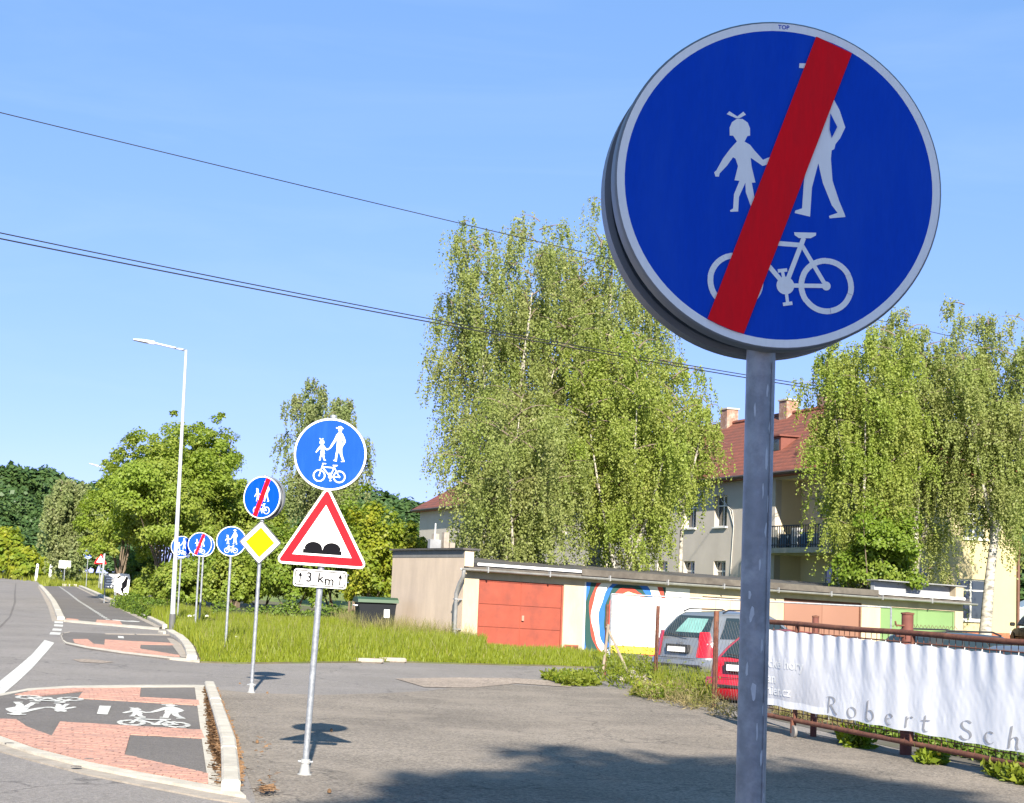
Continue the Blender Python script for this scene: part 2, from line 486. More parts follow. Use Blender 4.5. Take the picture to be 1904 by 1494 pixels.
def kerb_row(parent, px, width, height, step, side=1, mat_=None, name='kerb_stone', chamfer=.02):
    """px: pixel polyline of the kerb's foot line; every stone its own mesh"""
    line = resample([(*p, 0) for p in GX(px)], step)
    for i in range(len(line) - 1):
        a, b = line[i], line[i + 1]
        d = (b - a); L = d.length; d.normalize(); nrm = Vector((-d.y, d.x, 0)) * side
        a = a + d * .006; b = b - d * .006
        h = height + rng.uniform(-.006, .006); w = width
        def pt(q, off, z): 
            v = q + nrm * off; return (v.x, v.y, T(v.x, v.y) + z)
        prof = [(0, -.05), (0, h - chamfer), (chamfer, h), (w - chamfer, h), (w, h - chamfer), (w, -.05)]
        mb = MB()
        mb.add([pt(a, o, z) for o, z in prof] + [pt(b, o, z) for o, z in prof],
               [(0, 1, 2, 3, 4, 5), (11, 10, 9, 8, 7, 6)] + [(k, (k + 1) % 6, (k + 1) % 6 + 6, k + 6) for k in range(6)])
        part(name, mb, mat_ or concrete, parent)

def pavers(parent, px_polys, ang, top, bw=.20, bh=.10, gap=.010, base=.0):
    """red clay pavers laid in rows, cut at the edge of each field"""
    mb = MB()
    ca, sa = math.cos(ang), math.sin(ang)
    for px in px_polys:
        W_ = [(x * ca + y * sa, -x * sa + y * ca) for x, y in GX(px)]
        x0, x1 = min(p[0] for p in W_), max(p[0] for p in W_); y0, y1 = min(p[1] for p in W_), max(p[1] for p in W_)
        tris = [[W_[i] for i in t3] for t3 in tessellate_polygon([[Vector((x, y, 0)) for x, y in W_]])]
        row = 0; y = math.floor(y0 / bh) * bh
        while y < y1:
            x = math.floor(x0 / bw) * bw - (bw / 2 if row % 2 else 0)
            while x < x1:
                h = top + rng.uniform(-.002, .002)
                for w in tris:
                    if min(p[0] for p in w) > x + bw or max(p[0] for p in w) < x or min(p[1] for p in w) > y + bh or max(p[1] for p in w) < y: continue
                    q = clip(w, [(x + gap / 2, y + gap / 2), (x + bw - gap / 2, y + gap / 2), (x + bw - gap / 2, y + bh - gap / 2), (x + gap / 2, y + bh - gap / 2)])
                    if len(q) < 3 or area(q) < 2e-5: continue
                    q = [(u * ca - v_ * sa, u * sa + v_ * ca) for u, v_ in q]
                    n_ = len(q)
                    mb.add([(u, v_, T(u, v_) + h) for u, v_ in q] + [(u, v_, T(u, v_) + base) for u, v_ in q],
                           [tuple(range(n_))] + [(i, i + n_, (i + 1) % n_ + n_, (i + 1) % n_) for i in range(n_)])
                x += bw
            y += bh; row += 1
    return stuff(link('pavers', mb.mesh('pavers', fix=False), red_paver, parent))

def joint_bed(parent, px_polys, top):
    for px in px_polys: drape('paver_bed', GX(px), top, mat('paver_joint', (.30, .17, .13), .95, 0, .2, 20, space='World'), parent)

z6 = lambda pts: [(x / 4.76, 1270 + y / 4.76) for x, y in pts]
z4 = lambda pts: [(60 + x / 5.6, 1120 + y / 5.6) for x, y in pts]
IS = .03
# --- the island by the forecourt
isl = structure(drape('cycle_path', GX([(-150, 1328), (-60, 1308), (0, 1296), (52, 1286.5), (126, 1281.5), (260, 1279.5), (361, 1279.5), (399, 1280.5), (438, 1393), (446, 1480),
                                  (395, 1472), (252, 1447), (168, 1430), (63, 1403), (0, 1381), (-80, 1356), (-140, 1338)]), IS, a_path, bot=-.01))
inn = [(-80, 1350), (0, 1375), (63, 1398), (168, 1425), (252, 1442), (386, 1467), (446, 1479)]
out_ = [(-80, 1372), (0, 1399), (60, 1416), (160, 1442), (248, 1460), (392, 1488), (470, 1500)]
mid = [(a[0] * .55 + b[0] * .45, a[1] * .55 + b[1] * .45) for a, b in zip(inn, out_)]
for i in range(len(inn) - 1):
    k = 1 if i else 1
    drape('edge_slab', GX([inn[i], inn[i + 1], mid[i + 1], mid[i]]), IS + .008, concrete, isl, bot=0)
    drape('gutter_slab', GX([mid[i], mid[i + 1], out_[i + 1], out_[i]]), .014, concrete_sand, isl, bot=0)
top_l = [(-60, 1308), (0, 1296.5), (52, 1286.5), (126, 1281.5), (260, 1279.5), (361, 1279.5), (399, 1280.5)]
for i in range(len(top_l) - 1):
    (x0, y0), (x1, y1) = top_l[i], top_l[i + 1]
    drape('edge_slab', GX([(x0, y0 - 1.5), (x1, y1 - 1.5), (x1, y1 + 2.2), (x0, y0 + 2.6)]), IS + .008, concrete, isl, bot=0)
pv1 = [z6([(130, 125), (330, 84), (640, 68), (1245, 64), (1235, 150), (1755, 175), (1765, 222), (690, 158), (735, 97), (350, 140)]),
       z6([(-300, 335), (0, 345), (140, 350), (240, 420), (455, 500), (530, 372), (1780, 445), (1810, 520), (1150, 485), (1100, 670), (1840, 840), (1838, 930), (1200, 812), (800, 733), (300, 603), (0, 495), (-300, 420)])]
joint_bed(isl, pv1, IS + .003)
pavers(isl, pv1, math.radians(-4), IS + .011, base=IS)
gl = z6([(1722, 56), (1842, 938)]); 
gut = [gl[0], (397, 1282), (418, 1340), (437, 1393), (442, 1440), (445, 1478), gl[1], (376, 1390)]
gs = drape('concrete_gutter', GX(gut), IS + .009, concrete, isl)
# pine needles and dust lying in the gutter
def needles(parent, px, n, seed, lo=.03, hi=.09):
    w = GX(px); r_ = np.random.default_rng(seed)
    x0, x1 = min(p[0] for p in w), max(p[0] for p in w); y0, y1 = min(p[1] for p in w), max(p[1] for p in w)
    q = []
    while len(q) < n:
        x, y = r_.uniform(x0, x1), r_.uniform(y0, y1)
        if not inside(x, y, w): continue
        a = r_.uniform(0, 6.28); L = r_.uniform(lo, hi); wd = r_.uniform(.006, .02)
        z = T(x, y) + IS + .012 + r_.uniform(0, .02)
        dx, dy = math.cos(a) * L, math.sin(a) * L; ox, oy = -math.sin(a) * wd, math.cos(a) * wd
        q.append([(x, y, z), (x + ox, y + oy, z + .004), (x + dx, y + dy, z + r_.uniform(0, .02)), (x + dx - ox, y + dy - oy, z)])
    return stuff(link('dry_needles', soup('dry_needles', np.array(q)), debris_m, parent))
needles(isl, [(384, 1285), (397, 1285), (417, 1340), (436, 1393), (441, 1440), (443, 1470), (428, 1462), (414, 1430), (398, 1400), (392, 1340)], 9000, 3)
needles(isl, [(384, 1283), (397, 1283), (425, 1360), (440, 1440), (444, 1478), (400, 1466), (388, 1380)], 1500, 4)
needles(yard, [(476, 1475), (505, 1470), (515, 1482), (480, 1486)], 90, 5)
needles(yard, [(463, 1380), (490, 1370), (520, 1470), (474, 1470)], 24, 6)
kerb_row(isl, [(398, 1282), (418, 1337), (437, 1393), (443, 1440), (446, 1480)], .16, .13, 1.0, side=-1)
def bar(parent, px): drape('painted_bar', GX(px), IS + .006, paint, parent)
bar(isl, z6([(880, 225), (982, 229), (950, 306), (855, 300)]))
# small litter and manhole studs on the edge slabs
for x, y in ((17, 1389), (165, 1418.5), (141, 1433)):
    p = G(x, y); mb = MB(); mb.lathe([(.01, 0), (.05, 0), (.05, .006), (.04, .008)], 12, 'Z', (p[0], p[1], T(p[0], p[1]) + .034))
    part('drain_stud', mb, a_path, isl)

# --- the second island, past the side street
is2 = structure(drape('cycle_path', GX([(113, 1183), (116, 1179), (130, 1177.3), (192, 1180.2), (318, 1182.5), (340, 1195), (356, 1213), (360, 1230), (310, 1227), (226, 1217.4), (160, 1207.6), (122, 1199.5)]), IS, a_path, bot=-.01))
bt = [(113, 1183), (117, 1194), (123, 1198.6), (160, 1206.6), (226, 1216.4), (310, 1226), (371, 1231.8)]
for i in range(len(bt) - 1):
    (x0, y0), (x1, y1) = bt[i], bt[i + 1]
    drape('edge_slab', GX([(x0, y0 - 1.6), (x1, y1 - 2.2), (x1, y1 + 1.0), (x0, y0 + .8)]), IS + .01, concrete, is2, bot=0)
for (x0, y0), (x1, y1) in (((113, 1183), (116, 1179)), ((116, 1179), (130, 1177.3)), ((192, 1180.2), (250, 1181.2)), ((250, 1181.2), (318, 1182.5))):
    drape('edge_slab', GX([(x0 + 2, y0), (x1, y1 - .2), (x1, y1 + 1.6), (x0 + 4, y0 + 1.4)]), IS + .008, concrete_sand, is2, bot=0)
pv2 = [z4([(420, 400), (575, 400), (640, 450), (750, 460), (755, 405), (1430, 440), (1480, 462), (1130, 455), (1120, 500), (1530, 570), (1535, 588), (900, 523), (560, 473), (440, 438)])]
joint_bed(is2, pv2, IS + .003)
pavers(is2, pv2, math.radians(-4), IS + .011, base=IS)
drape('concrete_gutter', GX(z4([(1400, 385), (1470, 400), (1600, 480), (1650, 600), (1548, 590)])), IS + .008, concrete_sand, is2)
bar(is2, z4([(890, 366), (948, 369), (955, 391), (895, 388)]))
kerb_row(is2, [(322, 1180), (340, 1190), (353, 1202), (362, 1216), (366, 1231)], .22, .14, 1.1, side=-1)
kerb_row(is2, [(312, 1178), (322, 1180)], .3, .08, 1.0, side=-1)

# --- the long cycle path beyond it
is3 = structure(drape('cycle_path', GX([(118, 1155), (104, 1120), (79, 1091), (143, 1091.5), (203, 1120), (250, 1143), (300, 1168), (292, 1171)]), IS, a_path, bot=-.01))
bt = [(118, 1156), (180, 1161.5), (240, 1166.8), (296, 1171.5)]
for i in range(3):
    (x0, y0), (x1, y1) = bt[i], bt[i + 1]
    drape('edge_slab', GX([(x0, y0 - 2.4), (x1, y1 - 2), (x1, y1 + .6), (x0, y0 + .6)]), IS + .01, concrete, is3, bot=0)
pv3 = [z4([(672, 195), (912, 208), (940, 250), (660, 222)]), z4([(350, 180), (480, 190), (480, 202), (350, 196)])]
joint_bed(is3, pv3, IS + .003)
pavers(is3, pv3, math.radians(-4), IS + .011, base=IS)
kerb_row(is3, [(120, 1154), (112, 1137), (103, 1120), (90, 1104), (78, 1091)], .25, .13, 4.0, side=1)
kerb_row(is3, [(302, 1169), (285, 1158), (250, 1141), (203, 1119), (170, 1103), (146, 1092)], .25, .13, 4.0, side=-1)
drape('sandy_gutter', GX([(115, 1156), (97, 1156), (90, 1130), (70, 1090), (76, 1090), (100, 1120)]), .005, concrete_sand, is3)
drape('sandy_gutter', GX([(288, 1168), (300, 1168), (250, 1143), (203, 1120.5), (146, 1093), (141, 1093), (198, 1121.5), (245, 1146)]), IS + .006, concrete_sand, is3)
kerb_row(is3, [(112, 1089.8), (144, 1090.8)], .5, .16, 5.0, side=1)
# dashed centre line
dl = resample([(*p, 0) for p in GX([(201, 1154.5), (180, 1141), (165, 1131), (146, 1119), (128, 1104.5), (110, 1091.5)])], .75)
dm = MB()
for i in range(0, len(dl) - 1, 2):
    a, b = dl[i], dl[i + 1]; d = (b - a).normalized(); nn = Vector((-d.y, d.x, 0)) * .07
    mb = MB(); mb.quad(*[(q.x, q.y, T(q.x, q.y) + IS + .006) for q in (a - nn, a + nn, b + nn, b - nn)])
    part('line_dash', mb, paint, is3)
line_mark(z4([(830, 192), (880, 194), (980, 205), (1050, 204), (1120, 212), (1110, 218), (960, 212), (840, 200)]), is3, IS + .006, 'worn_marking')

# broken edging stones along the side street
eb = resample([(*p, 0) for p in GX([(585, 1232.5), (640, 1233), (700, 1233), (738, 1231)])], .9)
ei = 0
for i in range(len(eb) - 1):
    if rng.random() < .45: continue
    c = (eb[i] + eb[i + 1]) / 2; mb = MB()
    mb.cbox((c.x, c.y + .1, T(c.x, c.y) + .05), (.84, .22 + rng.uniform(0, .14), .13 + rng.uniform(-.03, .03)), .03, Matrix.Rotation(rng.uniform(-.08, .08) + .1, 3, 'Z'))
    part('edging_stone', mb, concrete_sand, verge)

# ------------------------------------------------------------------ traffic signs
def uv8(pts):
    """measured on the big sign -> unit disc (blue field radius 1), levelled"""
    a = math.radians(2.3); out = []
    for x, y in pts:
        X, Y = (x - 770) / 627, -(y - 708) / 627
        out.append((X * math.cos(a) - Y * math.sin(a), X * math.sin(a) + Y * math.cos(a)))
    return out
def ell(cx, cy, rx, ry, n=20): return [(cx + rx * math.cos(2 * math.pi * k / n), cy + ry * math.sin(2 * math.pi * k / n)) for k in range(n)]
def stroke(a, b, w):
    dx, dy = b[0] - a[0], b[1] - a[1]; L = math.hypot(dx, dy); nx, ny = -dy / L * w / 2, dx / L * w / 2
    return [(a[0] + nx, a[1] + ny), (b[0] + nx, b[1] + ny), (b[0] - nx, b[1] - ny), (a[0] - nx, a[1] - ny)]
def ring(cx, cy, r0, r1, n=40):
    return [[(cx + r_ * math.cos(2 * math.pi * k / n), cy + r_ * math.sin(2 * math.pi * k / n)) for r_, k in ((r0, i), (r1, i), (r1, i + 1), (r0, i + 1))] for i in range(n)]

CHILD = [[(568, 517), (568, 485), (578, 462), (598, 448), (622, 448), (642, 462), (651, 485), (651, 515), (640, 517), (628, 540), (650, 552), (668, 575), (702, 612), (722, 603), (744, 596),
          (748, 614), (735, 626), (700, 637), (675, 620), (652, 605), (655, 640), (670, 705), (655, 706), (664, 762), (674, 808), (694, 816), (692, 826), (657, 824), (646, 792), (630, 745), (629, 707),
          (602, 765), (598, 824), (567, 826), (565, 820), (578, 812), (582, 755), (605, 700), (585, 698), (600, 640), (590, 610), (580, 605), (555, 640), (525, 672), (522, 685), (508, 685), (503, 668), (512, 660), (540, 610), (570, 570), (590, 548), (597, 540), (582, 517)],
         [(595, 446), (557, 430), (568, 418), (600, 438), (625, 418), (635, 430), (608, 446)]]
ADULT = [[(916, 280), (948, 280), (955, 306), (985, 330), (995, 352), (1020, 400), (1042, 470), (1020, 515), (1000, 540), (995, 560), (984, 566), (980, 600), (985, 690), (1010, 770), (1032, 825), (1035, 836), (970, 843), (968, 833), (1003, 820), (980, 790), (945, 700), (928, 620),
          (900, 720), (890, 838), (828, 825), (830, 815), (858, 805), (868, 690), (884, 620), (880, 560), (884, 480), (880, 435), (850, 485), (800, 562), (758, 614), (742, 602), (780, 530), (830, 440), (868, 350), (888, 318), (910, 304)],
         ell(932, 254, 34, 36), [(858, 212), (856, 231), (992, 236), (990, 222), (968, 215), (962, 196), (932, 186), (902, 193), (894, 211)]]
GAPS = [[(981, 415), (1008, 470), (984, 516), (976, 480)]]
BIKE = ring(583, 1103, 90, 113) + ring(950, 1117, 90, 113) + [
    ell(784, 1118, 36, 36), ell(950, 1117, 18, 18), stroke((784, 1118), (950, 1117), 17), stroke((784, 1118), (862, 925), 19), stroke((852, 950), (950, 1117), 17), stroke((846, 954), (650, 943), 19),
    stroke((648, 958), (784, 1118), 19), stroke((642, 900), (583, 1103), 17), [(823, 903), (913, 903), (912, 914), (890, 926), (842, 926), (825, 915)], stroke((634, 880), (702, 885), 15), stroke((645, 880), (640, 912), 17),
    stroke((755, 1060), (793, 1055), 14), stroke((773, 1060), (781, 1100), 13), stroke((787, 1140), (792, 1188), 13), stroke((773, 1194), (811, 1188), 14), ell(583, 1103, 14, 14)]
BOLD = ring(583, 1103, 74, 120) + ring(950, 1117, 74, 120) + [ell(784, 1118, 44, 44), stroke((784, 1118), (950, 1117), 34), stroke((784, 1118), (862, 925), 36), stroke((852, 950), (950, 1117), 34), stroke((846, 954), (650, 943), 36), stroke((648, 958), (784, 1118), 36), stroke((642, 900), (583, 1103), 34), stroke((820, 912), (915, 912), 34), stroke((605, 878), (700, 884), 30), ell(950, 1117, 22, 22), ell(583, 1103, 22, 22)]
CHILD, ADULT, GAPS, BIKE, BOLD = [[uv8(p) for p in S_] for S_ in (CHILD, ADULT, GAPS, BIKE, BOLD)]
SLASH = clip(uv8([(928, 100), (1074, 165), (610, 1320), (466, 1260)])[::-1], [(math.cos(2 * math.pi * k / 96), math.sin(2 * math.pi * k / 96)) for k in range(96)])
if len(SLASH) < 3: SLASH = clip(uv8([(928, 100), (1074, 165), (610, 1320), (466, 1260)]), [(math.cos(2 * math.pi * k / 96), math.sin(2 * math.pi * k / 96)) for k in range(96)])

def symbol(name, polys, m, parent, sc_, z0, y0, dy=-.0003):
    mb = MB()
    for i, p in enumerate(polys):
        mb.sheet(p, i, lambda x, y, h: (x * sc_, y0 + dy * (h % 7), z0 + y * sc_))
    return part(name, mb, m, parent, fix=False)

def round_panel(root, z, r_, y, slash, name='round_sign_panel', detail=True, depth=.045, full=True):
    """pressed round sign: y is the front face, panel faces -Y"""
    n = 96 if detail else 48
    p = part(name, MB().lathe([(r_ * .02, y), (r_ * .988, y), (r_ * .997, y + .003), (r_, y + .009), (r_, y + depth - .004), (r_ * .985, y + depth), (r_ * .955, y + depth), (r_ * .955, y + .014), (r_ * .02, y + .014)], n, 'Y', (0, 0, z)), plate_grey, root, 35)
    rb = r_ * .938
    wb = MB(); ro = r_ * .985; cs = [(math.cos(2 * math.pi * i / n), math.sin(2 * math.pi * i / n)) for i in range(n)]
    wb.add([(rb * a, y - .0008, z + rb * b_) for a, b_ in cs] + [(ro * a, y - .0008, z + ro * b_) for a, b_ in cs], [(i, (i + 1) % n, (i + 1) % n + n, i + n) for i in range(n)])
    part('white_border', wb, s_white, p)
    # blue field
    k = MB(); k.sheet([(rb * math.cos(2 * math.pi * i / n), rb * math.sin(2 * math.pi * i / n)) for i in range(n)], 0, lambda x, yy, h: (x, y - .0006, z + yy))
    part('blue_field', k, s_blue, p)
    if full:
        symbol('child_symbol', CHILD, s_white, p, rb, z, y - .0012)
        symbol('adult_symbol', ADULT, s_white, p, rb, z, y - .0012)
        symbol('arm_gap', GAPS, s_blue, p, rb, z, y - .0030)
        symbol('bicycle_symbol', BIKE, s_white, p, rb, z, y - .0012)
        if slash: symbol('red_slash', [SLASH], s_red, p, rb, z, y - .0048)
    return p

def back_panel(root, z, r_, y):
    """a second panel on the same post that faces away (+Y)"""
    depth = .05
    return part('rear_sign_panel', MB().lathe([(r_ * .02, y), (r_, y), (r_, y - depth), (r_ * .96, y - depth), (r_ * .955, y - .01), (r_ * .02, y - .01)], 96, 'Y', (0, 0, z)), plate_grey, root, 35)

def pole(root, h, r_=.03, base=True, m=galv):
    n = 24 if r_ > .028 else 12
    prof = [(r_ * .3, -.12), (r_, -.12), (r_, h - .012), (r_ * 1.12, h - .012), (r_ * 1.1, h + .012), (r_ * .3, h + .02)]
    p = part('post', MB().lathe(prof, n, 'Z'), m, root, 40)
    if base:
        f = MB(); f.lathe([(r_, 0), (.07, 0), (.07, .012), (.054, .02), (.038, .11), (.046, .115), (.046, .15), (r_ * 1.05, .155)], 12, 'Z')
        foot = part('base_socket', f, mat('cast_socket', (.36, .36, .35), .6, .2, .15, 15), root, 40)
        for sx in (-1, 1): part('bolt', MB().lathe([(.003, -.02), (.011, -.02), (.011, .02), (.003, .02)], 6, 'X', (sx * .05, -.01, .13)), galv, foot)
    return p

def clamp(root, z, r_=.03):
    return part('clamp', MB().lathe([(r_ * 1.02, z - .02), (r_ * 1.35, z - .02), (r_ * 1.35, z + .02), (r_ * 1.02, z + .02)], 16, 'Z'), galv, root, 40)

def text_mesh(s_, size, shear=0.0, align='CENTER', bold=0.0):
    cu = bpy.data.curves.new('t', 'FONT'); cu.body = s_; cu.size = size; cu.align_x = align; cu.align_y = 'CENTER'; cu.shear = shear; cu.offset = bold
    cu.resolution_u = 4
    o = bpy.data.objects.new('t', cu); COL.objects.link(o)
    me = bpy.data.meshes.new_from_object(o.evaluated_get(bpy.context.evaluated_depsgraph_get()))
    bpy.data.objects.remove(o); bpy.data.curves.remove(cu)
    return me

def lettering(name, s_, size, m, parent, x, y, z, **k):
    me = text_mesh(s_, size, **k)
    for v in me.vertices: v.co = (v.co.x + x, y, v.co.y + z)
    me.materials.clear()
    return link(name, me, m, parent)

# --- the large sign beside the camera (end of shared path), in the shade of the tree behind
c = P(1442, 343, 3.52)
t = thing('traffic_sign', 'large round blue shared path sign struck through with red bar on grey steel post', 'road sign', (P(1414, 700, 3.60)[0], 3.60, 0), rotz=math.radians(6.0))
pole(t, 3.02, .0305)
fz = c[2]; yo = -.085
pn = round_panel(t, fz, .35, yo, True)
pn.location = (.010, 0, 0)
bp_ = back_panel(t, fz, .35, .088)
bp_.location = (.010, 0, 0)
lettering('top_mark', 'TOP', .0125, s_blue, pn, 0, yo - .0016, fz + .3365, bold=.0002)
for dz in (-.2, .2): clamp(t, fz + dz, .0305)
# weld seam and flaked zinc patches on the post
q = part('weld_seam', MB().tube([(.0185, -.0255, 0), (.0185, -.0255, 2.3)], .0022, 6), galv, t, 40)
flake = mat('flaked_zinc', (.52, .54, .56), .55, .2, .12, 40)
for i in range(26):
    zc = .95 + i * .052 + rng.uniform(-.02, .02); ac = rng.uniform(-2.5, -.7); w_, h_ = rng.uniform(.06, .22), rng.uniform(.008, .028)
    mb = MB(); kk = 9; pts_ = []
    for j in range(kk):
        w2 = 2 * math.pi * j / kk; rr_ = rng.uniform(.5, 1.15); aa = ac + w_ * rr_ * math.cos(w2); pts_.append((.0308 * math.cos(aa), .0308 * math.sin(aa), zc + h_ * rr_ * math.sin(w2)))
    mb.add(pts_ + [(.0309 * math.cos(ac), .0309 * math.sin(ac), zc)], [(j, (j + 1) % kk, kk) for j in range(kk)])
    part('zinc_flake', mb, flake, t, 60)
# --- rough road warning, 3 km
b = G(566, 1442)
t = thing('traffic_sign', 'rough road warning triangle with 3 km plate under a round blue shared path sign', 'road sign', (b[0], b[1], 0), rotz=math.radians(3), lean=(math.radians(1.7), 0))
pole(t, 3.42)
pn = round_panel(t, 3.05, .352, -.05, False)
for dz in (3.2, 2.9, 2.5, 2.05): clamp(t, dz)
def rounded(poly, rad, n=5):
    out = []
    m_ = len(poly)
    for i in range(m_):
        p0, p1, p2 = Vector(poly[i - 1]), Vector(poly[i]), Vector(poly[(i + 1) % m_])
        d0, d1 = (p0 - p1).normalized(), (p2 - p1).normalized()
        ang = d0.angle(d1); q = rad / math.tan(ang / 2)
        cc = p1 + (d0 + d1).normalized() * (rad / math.sin(ang / 2))
        a0 = (p1 + d0 * q) - cc; a1 = (p1 + d1 * q) - cc
        w0 = math.atan2(a0.y, a0.x); w1 = math.atan2(a1.y, a1.x)
        dw = (w1 - w0 + math.pi) % (2 * math.pi) - math.pi
        out += [(cc.x + rad * math.cos(w0 + dw * k / n), cc.y + rad * math.sin(w0 + dw * k / n)) for k in range(n + 1)]
    return out
S3 = math.sqrt(3)
def tri_poly(side): return [(-side / 2, -side / (2 * S3)), (side / 2, -side / (2 * S3)), (0, side / S3)]
def flat_panel(root, poly, z, y, thick=.02, m=plate_grey, name='panel'):
    return part(name, MB().prism(poly, y, y + thick, lambda x, q, h: (x, h, z + q)), m, root)
def flat_print(root, poly, z, y, m, name):
    k = MB(); k.sheet(poly, y, lambda x, q, h: (x, h, z + q)); return part(name, k, m, root)
zt = 1.975 + .90 / (2 * S3)
pt = flat_panel(t, rounded(tri_poly(.905), .048), zt, -.05, name='triangle_panel')
flat_print(pt, rounded(tri_poly(.897), .046), zt, -.0506, s_white, 'white_edge')
flat_print(pt, rounded(tri_poly(.825), .02), zt, -.0512, s_red, 'red_border')
flat_print(pt, tri_poly(.565), zt, -.0518, s_white, 'white_field')
hump = lambda cx: [(cx + .085 * math.cos(math.pi * k / 12), -.098 + .066 * math.sin(math.pi * k / 12)) for k in range(13)]
bumpoly = [(.185, -.145), (.185, -.105)] + [(.165, -.105)] + hump(.088)[0:] + [(0, -.108)] + hump(-.088) + [(-.165, -.105), (-.185, -.105), (-.185, -.145)]
flat_print(pt, bumpoly, zt, -.0526, s_black, 'bump_symbol')
zp = 1.855
pp = flat_panel(t, rounded([(-.255, -.085), (.255, -.085), (.255, .085), (-.255, .085)], .03), zp, -.05, name='distance_plate')
flat_print(pp, rounded([(-.252, -.082), (.252, -.082), (.252, .082), (-.252, .082)], .028), zp, -.0506, s_white, 'white_field')
flat_print(pp, rounded([(-.243, -.073), (.243, -.073), (.243, .073), (-.243, .073)], .026), zp, -.0510, s_black, 'black_line')
flat_print(pp, rounded([(-.233, -.063), (.233, -.063), (.233, .063), (-.233, .063)], .022), zp, -.0514, s_white, 'white_field')
for ch_, x_ in (('3', -.105), ('k', .005), ('m', .088)): lettering('letter', ch_, .128, s_black, pp, x_, -.0522, zp + (.004 if ch_ != 'm' else -.018), bold=.0026)
for sx in (-1, 1):
    x = sx * .19
    flat_print(pp, [(x - .007, -.05), (x + .007, -.05), (x + .007, .015), (x + .024, .008), (x, .056), (x - .024, .008), (x - .007, .015)], zp, -.0522, s_black, 'arrow')

# --- priority road diamond under an ended-path disc
b = G(467, 1289)
t = thing('traffic_sign', 'yellow and white priority diamond under a red-slashed blue disc turned aside', 'road sign', (b[0], b[1], T(b[0], b[1])), rotz=math.radians(-6), lean=(math.radians(.5), 0))
pole(t, 3.5)
sub = bpy.data.objects.new('upper_sign', None)
pn = round_panel(t, 3.15, .35, -.06, True, detail=True)
bk = back_panel(t, 3.15, .35, .10)
R_ = Matrix.Rotation(math.radians(-17), 4, 'Z')
pn.matrix_local = R_; bk.matrix_local = R_
d = .36
sq = [(0, -d), (d * .98, 0), (0, d), (-d * .98, 0)]
dz = 2.42
pd = flat_panel(t, rounded(sq, .03), dz, -.05, name='diamond_panel')
flat_print(pd, rounded([(x * .985, y * .985) for x, y in sq], .028), dz, -.0506, s_black, 'black_edge')
flat_print(pd, rounded([(x * .935, y * .935) for x, y in sq], .022), dz, -.0512, s_white, 'white_field')
flat_print(pd, [(x * .68, y * .68) for x, y in sq], dz, -.0518, s_yellow, 'yellow_field')
for q in (3.3, 3.0, 2.6, 2.25): clamp(t, q)

# --- the row of path signs further on
def path_sign(px, py, dia, base_y, slash, label, name='traffic_sign', rot=0.0, base_x=None):
    Y = .70 * FOC / dia
    c_ = P(px, py, Y)
    gz = T(c_[0], c_[1]) + .05
    t_ = thing(name, label, 'road sign', (c_[0], c_[1], gz), rotz=rot)
    pole(t_, c_[2] - gz + .30, .03, base=False)
    round_panel(t_, c_[2] - gz, .35, -.05, slash, detail=False, depth=.04)
    clamp(t_, c_[2] - gz + .2)
    return t_
path_sign(430.5, 1007, 56, 1195, False, 'round blue shared path sign on slim post in long grass beside the diamond sign', rot=.03)
path_sign(372, 1012.5, 44.5, 1140, True, 'small round blue sign crossed by red slash standing in grass past the lamp post', rot=.05)
path_sign(379, 1015, 41.5, 1140, False, 'round sign hidden behind the small red-slashed disc, only its post showing', rot=.05)
path_sign(338, 1017, 39.5, 1150, False, 'round blue shared path sign partly covered by the tall lamp post', rot=.05)
path_sign(164, 1030.5, 17.5, 1080, False, 'tiny far round blue sign at the end of the cycle path', rot=.2)

# painted symbols on the cycle path (same pictogram, stretched for riders)
def ground_symbol(parent, px_c, px_w, flip):
    c_ = G(*px_c); cx, cy = c_[0], c_[1]
    base = IS + .006
    allp = CHILD + ADULT + BIKE
    gx0, gx1, gy0, gy1 = px_w
    x0 = min(p[0] for S_ in allp for p in S_); x1 = max(p[0] for S_ in allp for p in S_)
    y0 = min(p[1] for S_ in allp for p in S_); y1 = max(p[1] for S_ in allp for p in S_)
    W = (G(gx1, px_c[1])[0] - G(gx0, px_c[1])[0]) * 1.0
    H_ = G(px_c[0], gy0)[1] - G(px_c[0], gy1)[1]
    def to(x, y, h):
        u, v_ = (x - (x0 + x1) / 2) / (x1 - x0), (y - (y0 + y1) / 2) / (y1 - y0)
        if flip: u, v_ = -u, -v_
        X, Y = cx + u * W - v_ * H_ * .19, cy + v_ * H_ - u * W * .04
        return (X, Y, T(X, Y) + base + .0012 * (h % 5))
    for nm, S_ in (('child_marking', CHILD), ('adult_marking', ADULT), ('bicycle_marking', BOLD)):
        mb = MB()
        for i, p in enumerate(S_):
            if nm != 'bicycle_marking':                      # stencils are cut bolder than the sign print
                cx_, cy_ = sum(q[0] for q in p) / len(p), sum(q[1] for q in p) / len(p)
                a2 = sum(p[k - 1][0] * p[k][1] - p[k][0] * p[k - 1][1] for k in range(len(p)))
                out2 = []
                for k in range(len(p)):
                    e0 = Vector(p[k]) - Vector(p[k - 1]); e1 = Vector(p[(k + 1) % len(p)]) - Vector(p[k])
                    nn = Vector((e0.y, -e0.x)).normalized() + Vector((e1.y, -e1.x)).normalized()
                    nn = nn.normalized() * (.016 if a2 > 0 else -.016) if nn.length > 1e-6 else Vector((0, 0))
                    out2.append((p[k][0] + nn.x, p[k][1] + nn.y))
                p = out2
            mb.sheet(p, i, to)
        part(nm, mb, paint, parent, fix=False)
ground_symbol(isl, (288, 1334), (217, 358, 1314, 1357), False)
ground_symbol(isl, (78, 1317), (2, 156, 1299, 1337), True)

